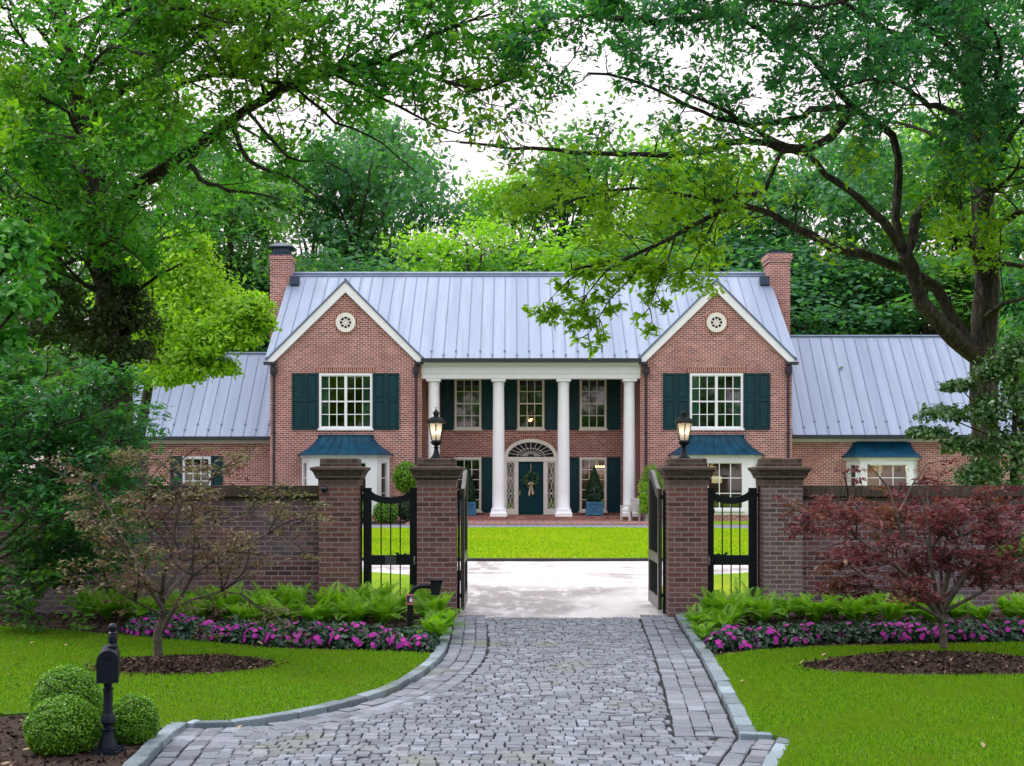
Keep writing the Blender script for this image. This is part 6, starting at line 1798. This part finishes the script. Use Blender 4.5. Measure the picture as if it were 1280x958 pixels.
def cone(x, Y, lab, seed):
    rng = np.random.default_rng(seed); base = (x, Y, 0.80)
    t = thing('topiary_tree', lab, 'shrub', base, None)
    n = 2600; h = rng.random(n) ** 1.25; th = rng.random(n) * 6.283
    r = 0.40 * np.minimum(1, (1 - h) * 1.45 + .06) * (0.88 + 0.16 * rng.random(n)) * np.minimum(1, h * 7 + .45)
    C = np.stack([r * np.cos(th), r * np.sin(th), 0.06 + h * 1.62], 1)
    O = np.stack([np.cos(th), np.sin(th), np.full(n, .3)], 1)
    a, nr, L, W = leaf_arrays(rng, C, O, 0.085, 0.045)
    link('foliage', leaves_mesh('cone_foliage', C, a, nr, L, W, M['topiary_leaf'], rng), t)
    m = MB(); m.lathe([(0.05, 0.02), (0.30, 0.15), (0.31, 0.7), (0.16, 1.3), (0.03, 1.6)], 12, 0, 0, 0); o = m.build('core', M['topiary_core'], None); o.parent = t
cone(P1[0], P1[1], 'dark cone shaped evergreen growing in the blue planter left of the front door', 61)
cone(P2[0], P2[1], 'dark cone shaped evergreen growing in the blue planter right of the front door', 62)
# plants in the tall planter
rng = np.random.default_rng(71)
t = thing('potted_grass', 'feathery green plant with trailing lime vine in the tall planter by the porch chair', 'plant', (tp, 60.0, 1.5))
n = 2600; d = sphere_pts(rng, n); d[:, 2] = np.abs(d[:, 2])
C = d * (rng.random(n) ** .5)[:, None] * np.array((0.62, 0.55, 1.15)) + np.array((-0.02, 0, 0.02))
a, nr, L, W = leaf_arrays(rng, C, d, 0.16, 0.022, droop=-0.8)
link('foliage', leaves_mesh('potted_foliage', C, a, nr, L, W, M['fern_leaf'], rng), t)
n = 900; q = rng.random(n)
C = np.stack([-0.36 + rng.normal(size=n) * .14, -0.42 + rng.normal(size=n) * .10, 0.22 - q * 1.25 + rng.normal(size=n) * .05], 1)
a, nr, L, W = leaf_arrays(rng, C, np.tile((0, -1, .2), (n, 1)), 0.11, 0.08, droop=0.8)
link('vine', leaves_mesh('potted_vine', C, a, nr, L, W, M['lime_leaf'], rng), t)

# ------------------------------------------------------------------ ferns and flowers
def fern_mesh(seed, H=0.45):
    rng = np.random.default_rng(seed); C = []; A = []; Nn = []; L = []; W = []; Rr = []
    nf = 25
    for k in range(nf):
        th = 2 * math.pi * k / nf + rng.normal() * .25; ln = H * (1.05 + 0.45 * rng.random()); lean = 0.30 + 0.75 * rng.random()
        d = np.array((math.cos(th), math.sin(th), 0)); side = np.array((-d[1], d[0], 0)); p = np.zeros(3); q = rng.random()
        ang = math.pi / 2 - lean * 0.35
        n = 26
        for i in range(n):
            t = i / n; ang -= lean * 1.5 / n * (0.5 + 1.6 * t)
            tan = d * math.cos(ang) + np.array((0, 0, math.sin(ang))); p = p + tan * ln / n
            nn = np.cross(side, tan); nn = nn if nn[2] > 0 else -nn
            w = ln * 0.26 * math.sin(math.pi * min(1, (t * 0.88 + 0.12))) ** 0.8 * (1 if t > .12 else .3)
            if w < 0.012: continue
            for s in (-1, 1):
                ax = side * s * 0.93 + tan * 0.36 - nn * 0.10; ax /= np.linalg.norm(ax)
                C.append(p + ax * w * .5); A.append(ax); Nn.append(nn); L.append(w); W.append(ln / n * 0.9); Rr.append(min(1, max(0, q * .6 + .4 * rng.random())))
    C = np.array(C); A = np.array(A); Nn = np.array(Nn); Nn -= A * np.sum(A * Nn, 1, keepdims=True); Nn /= np.linalg.norm(Nn, axis=1, keepdims=True)
    return leaves_mesh('fern_fronds', C, A, Nn, np.array(L), np.array(W), M['fern_leaf'], rng, 0.05, np.array(Rr))
FM = [fern_mesh(s) for s in (1, 2, 3, 4)]
rng = np.random.default_rng(88)
def fern(px, py, sc, lab, grp, Y=None):
    x, y = gnd(px, py)
    o = link('fern', FM[int(rng.integers(4))]); o.location = (x, y, 0.03); s = sc * (0.9 + .2 * rng.random()); o.scale = (s, s, s * (0.85 + .3 * rng.random())); o.rotation_euler.z = rng.random() * 6.28
    tag(o, lab, 'fern', grp)
LF = 'bright green fern behind the magenta flowers left of the driveway'
RF = 'bright green fern in the bed right of the driveway'
WF = 'yellow green fern at the foot of the left wall behind the thin brown maple'
for px, py, sc in ((283, 782, .95), (305, 790, .8), (322, 781, 1.05), (350, 789, .85), (368, 781, 1.0), (395, 790, .85), (412, 781, 1.0), (440, 790, .95), (452, 779, 1.1), (478, 790, .9), (492, 780, 1.0), (540, 786, 1.0), (552, 798, .8), (543, 806, .7), (530, 776, .9), (338, 774, 1.0), (430, 774, 1.0), (470, 772, 1.0)):
    fern(px, py, sc, LF, 'ferns in the bed left of the driveway')
for px, py, sc in ((110, 777, .75), (135, 781, .8), (160, 779, .8), (185, 784, .8), (210, 779, .85), (232, 786, .75), (255, 780, .9), (150, 772, .8), (245, 772, .8)):
    fern(px, py, sc, WF, 'ferns along the left wall')
for px, py, sc in ((872, 790, .7), (878, 806, .6), (895, 782, .9), (915, 790, .9), (935, 780, .95), (905, 800, .7), (950, 788, .85), (975, 780, .8), (1000, 776, .9), (1020, 784, .8), (1045, 778, .9), (1068, 786, .75), (1090, 780, .8), (1115, 786, .75), (1140, 780, .8), (1165, 784, .75), (1195, 780, .8), (1225, 784, .75), (1262, 780, .85), (1285, 786, .8)):
    fern(px, py, sc, RF, 'ferns in the bed right of the driveway')

def imp_meshes(seed):
    rng = np.random.default_rng(seed); n = 170
    d = sphere_pts(rng, n); d[:, 2] = np.abs(d[:, 2])
    C = d * (0.75 + 0.25 * rng.random(n))[:, None] * np.array((0.17, 0.15, 0.19)); C[:, 2] += 0.02
    a, nr, L, W = leaf_arrays(rng, C, d, 0.075, 0.036, flat=0.3)
    lm = leaves_mesh('impatiens_leaves', C, a, nr, L, W, M['imp_leaf'], rng)
    C = []; A = []; Nn = []; Rr = []
    for k in range(int(6 + rng.integers(5))):
        dd = sphere_pts(rng, 1)[0]; dd[2] = abs(dd[2]) * 0.9 + .3; dd[1] = -abs(dd[1]) * .8 - .15; dd /= np.linalg.norm(dd)
        p = dd * np.array((0.185, 0.165, 0.215)); u = norm(np.cross(dd, (0.2, 0.3, 1.0))); w = np.cross(dd, u); q = rng.random()
        for j in range(5):
            ax = u * math.cos(j * 1.2566) + w * math.sin(j * 1.2566)
            C.append(p + ax * 0.018); A.append(ax); Nn.append(dd); Rr.append(q * .7 + .3 * rng.random())
    A = np.array(A); Nn = np.array(Nn)
    fm = leaves_mesh('impatiens_blossoms', np.array(C), A, Nn, np.full(len(C), 0.038), np.full(len(C), 0.038), M['petal'], rng, -0.1, np.array(Rr))
    return lm, fm
IM = [imp_meshes(s) for s in (1, 2, 3, 4, 5)]
def impatiens(x, y, lab, grp, few=0.0):
    t = thing('impatiens', lab, 'flower', (x, y, 0.03), grp)
    i = int(rng.integers(5)); s = 0.85 + .4 * rng.random(); t.scale = (s, s, s); t.rotation_euler.z = rng.normal() * .5
    link('leaves', IM[i][0], t)
    if rng.random() > few: link('blossoms', IM[i][1], t)
def strip(pts, nrow, step, lab, grp, few):
    P = dens([np.array(gnd(*p)) for p in pts], step)
    for r in range(nrow):
        for p in P: impatiens(p[0] + rng.normal() * .06, p[1] + r * 0.24 + rng.normal() * .05, lab, grp, few)
strip([(170, 799), (240, 803), (320, 808), (400, 813), (460, 815), (522, 817)], 4, 0.21, 'dark leaved plant with magenta flowers edging the left lawn', 'magenta flowers left of the driveway', 0.12)
strip([(904, 818), (960, 812), (1030, 807), (1100, 806), (1180, 806), (1300, 803)], 3, 0.21, 'dark leaved plant with magenta flowers edging the right lawn', 'magenta flowers right of the driveway', 0.30)

# fallen leaves on the front lawns
M['dead_leaf'] = paint('dead_leaf', G(0.42, 0.30, 0.17), 0.8, 0.2, 20)
lm = MB(); lm.quad([(-.05, 0, .006), (-.01, -.022, .016), (.02, -.02, .014), (.055, 0, .004), (.02, .02, .016), (-.015, .024, .012)])
proto = None
for px, py in ((82, 815), (18, 826), (20, 841), (12, 854), (22, 867), (40, 812), (286, 815), (325, 813), (1030, 828), (1048, 834), (1003, 838), (300, 922), (928, 862), (1228, 945), (104, 771), (32, 952), (60, 800)):
    x, y = gnd(px, py)
    if proto is None: proto = o = lm.build('fallen_leaf', M['dead_leaf'])
    else: o = proto.copy(); COL.objects.link(o)
    o.location = (x, y, 0.085); s = 0.6 + .5 * rng.random(); o.scale = (s, s, s); o.rotation_euler = (rng.normal() * .3, rng.normal() * .3, rng.random() * 6.28)
    tag(o, 'pale dry fallen leaf lying on the front lawn or bed', 'leaf', 'fallen leaves in the front garden')
# ------------------------------------------------------------------ camera, sky, sun
cam = bpy.data.cameras.new('camera'); co = bpy.data.objects.new('camera', cam); COL.objects.link(co)
cam.sensor_fit = 'HORIZONTAL'; cam.sensor_width = 36.0; cam.lens = 36.0 * F / 1280.0
cam.shift_x = 0.0; cam.shift_y = (HOR - 479.0) / 1280.0
cam.clip_start = 0.1; cam.clip_end = 3000
co.location = (0, 0, CAM_H); co.rotation_euler = (R(90), 0, 0)
scene.camera = co

ELEV, AZ = 48.0, -62.0     # sun: degrees up, and left of straight ahead
w = bpy.data.worlds.new('World'); scene.world = w; w.use_nodes = True
nt = w.node_tree
bg = nt.nodes['Background']
sky = nt.nodes.new('ShaderNodeTexSky'); sky.sky_type = 'NISHITA'; sky.sun_disc = False
sky.sun_elevation = R(ELEV); sky.sun_rotation = R(AZ); sky.dust_density = 4.0; sky.air_density = 1.0
# an overcast veil over the clear sky: bright, very slightly pink cloud
mixn = nt.nodes.new('ShaderNodeMix'); mixn.data_type = 'RGBA'; mixn.inputs[0].default_value = 0.85
# overcast sky: about two and a half times brighter overhead than near the horizon, where it turns faintly pink
tcw = nt.nodes.new('ShaderNodeTexCoord'); spw = nt.nodes.new('ShaderNodeSeparateXYZ'); nt.links.new(tcw.outputs['Generated'], spw.inputs[0])
mrw = nt.nodes.new('ShaderNodeMapRange'); mrw.clamp = True; nt.links.new(spw.outputs[2], mrw.inputs['Value'])
mrw.inputs['From Min'].default_value = 0.0; mrw.inputs['From Max'].default_value = 1.0
veil = nt.nodes.new('ShaderNodeMix'); veil.data_type = 'RGBA'; nt.links.new(mrw.outputs[0], veil.inputs[0])
veil.inputs[6].default_value = (6.1, 4.95, 5.25, 1); veil.inputs[7].default_value = (19.0, 18.8, 19.4, 1)
nt.links.new(veil.outputs[2], mixn.inputs[7])
nt.links.new(sky.outputs[0], mixn.inputs[6]); nt.links.new(mixn.outputs[2], bg.inputs[0])
bg.inputs[1].default_value = 0.12
sun = bpy.data.lights.new('sun', 'SUN'); sun.energy = 1.5; sun.angle = R(14); sun.color = (1.0, 0.93, 0.82)
so = bpy.data.objects.new('sun', sun); COL.objects.link(so)
d = Vector((math.sin(R(AZ)) * math.cos(R(ELEV)), math.cos(R(AZ)) * math.cos(R(ELEV)), math.sin(R(ELEV))))
so.rotation_euler = d.to_track_quat('Z', 'Y').to_euler(); so.location = (0, 0, 30)
vs = scene.view_settings
scene.display_settings.display_device = 'sRGB'
vs.view_transform = 'Standard'; vs.look = 'None'; vs.gamma = 1.0; vs.use_curve_mapping = False
vs.exposure = 0.45
cy = scene.cycles
cy.max_bounces = 7; cy.diffuse_bounces = 4; cy.glossy_bounces = 3; cy.transmission_bounces = 5; cy.transparent_max_bounces = 8
cy.caustics_reflective = False; cy.caustics_refractive = False; cy.sample_clamp_indirect = 6.0
cy.use_adaptive_sampling = True; cy.adaptive_threshold = 0.02
cy.use_denoising = True
try: cy.denoiser = 'OPENIMAGEDENOISE'
except Exception: pass
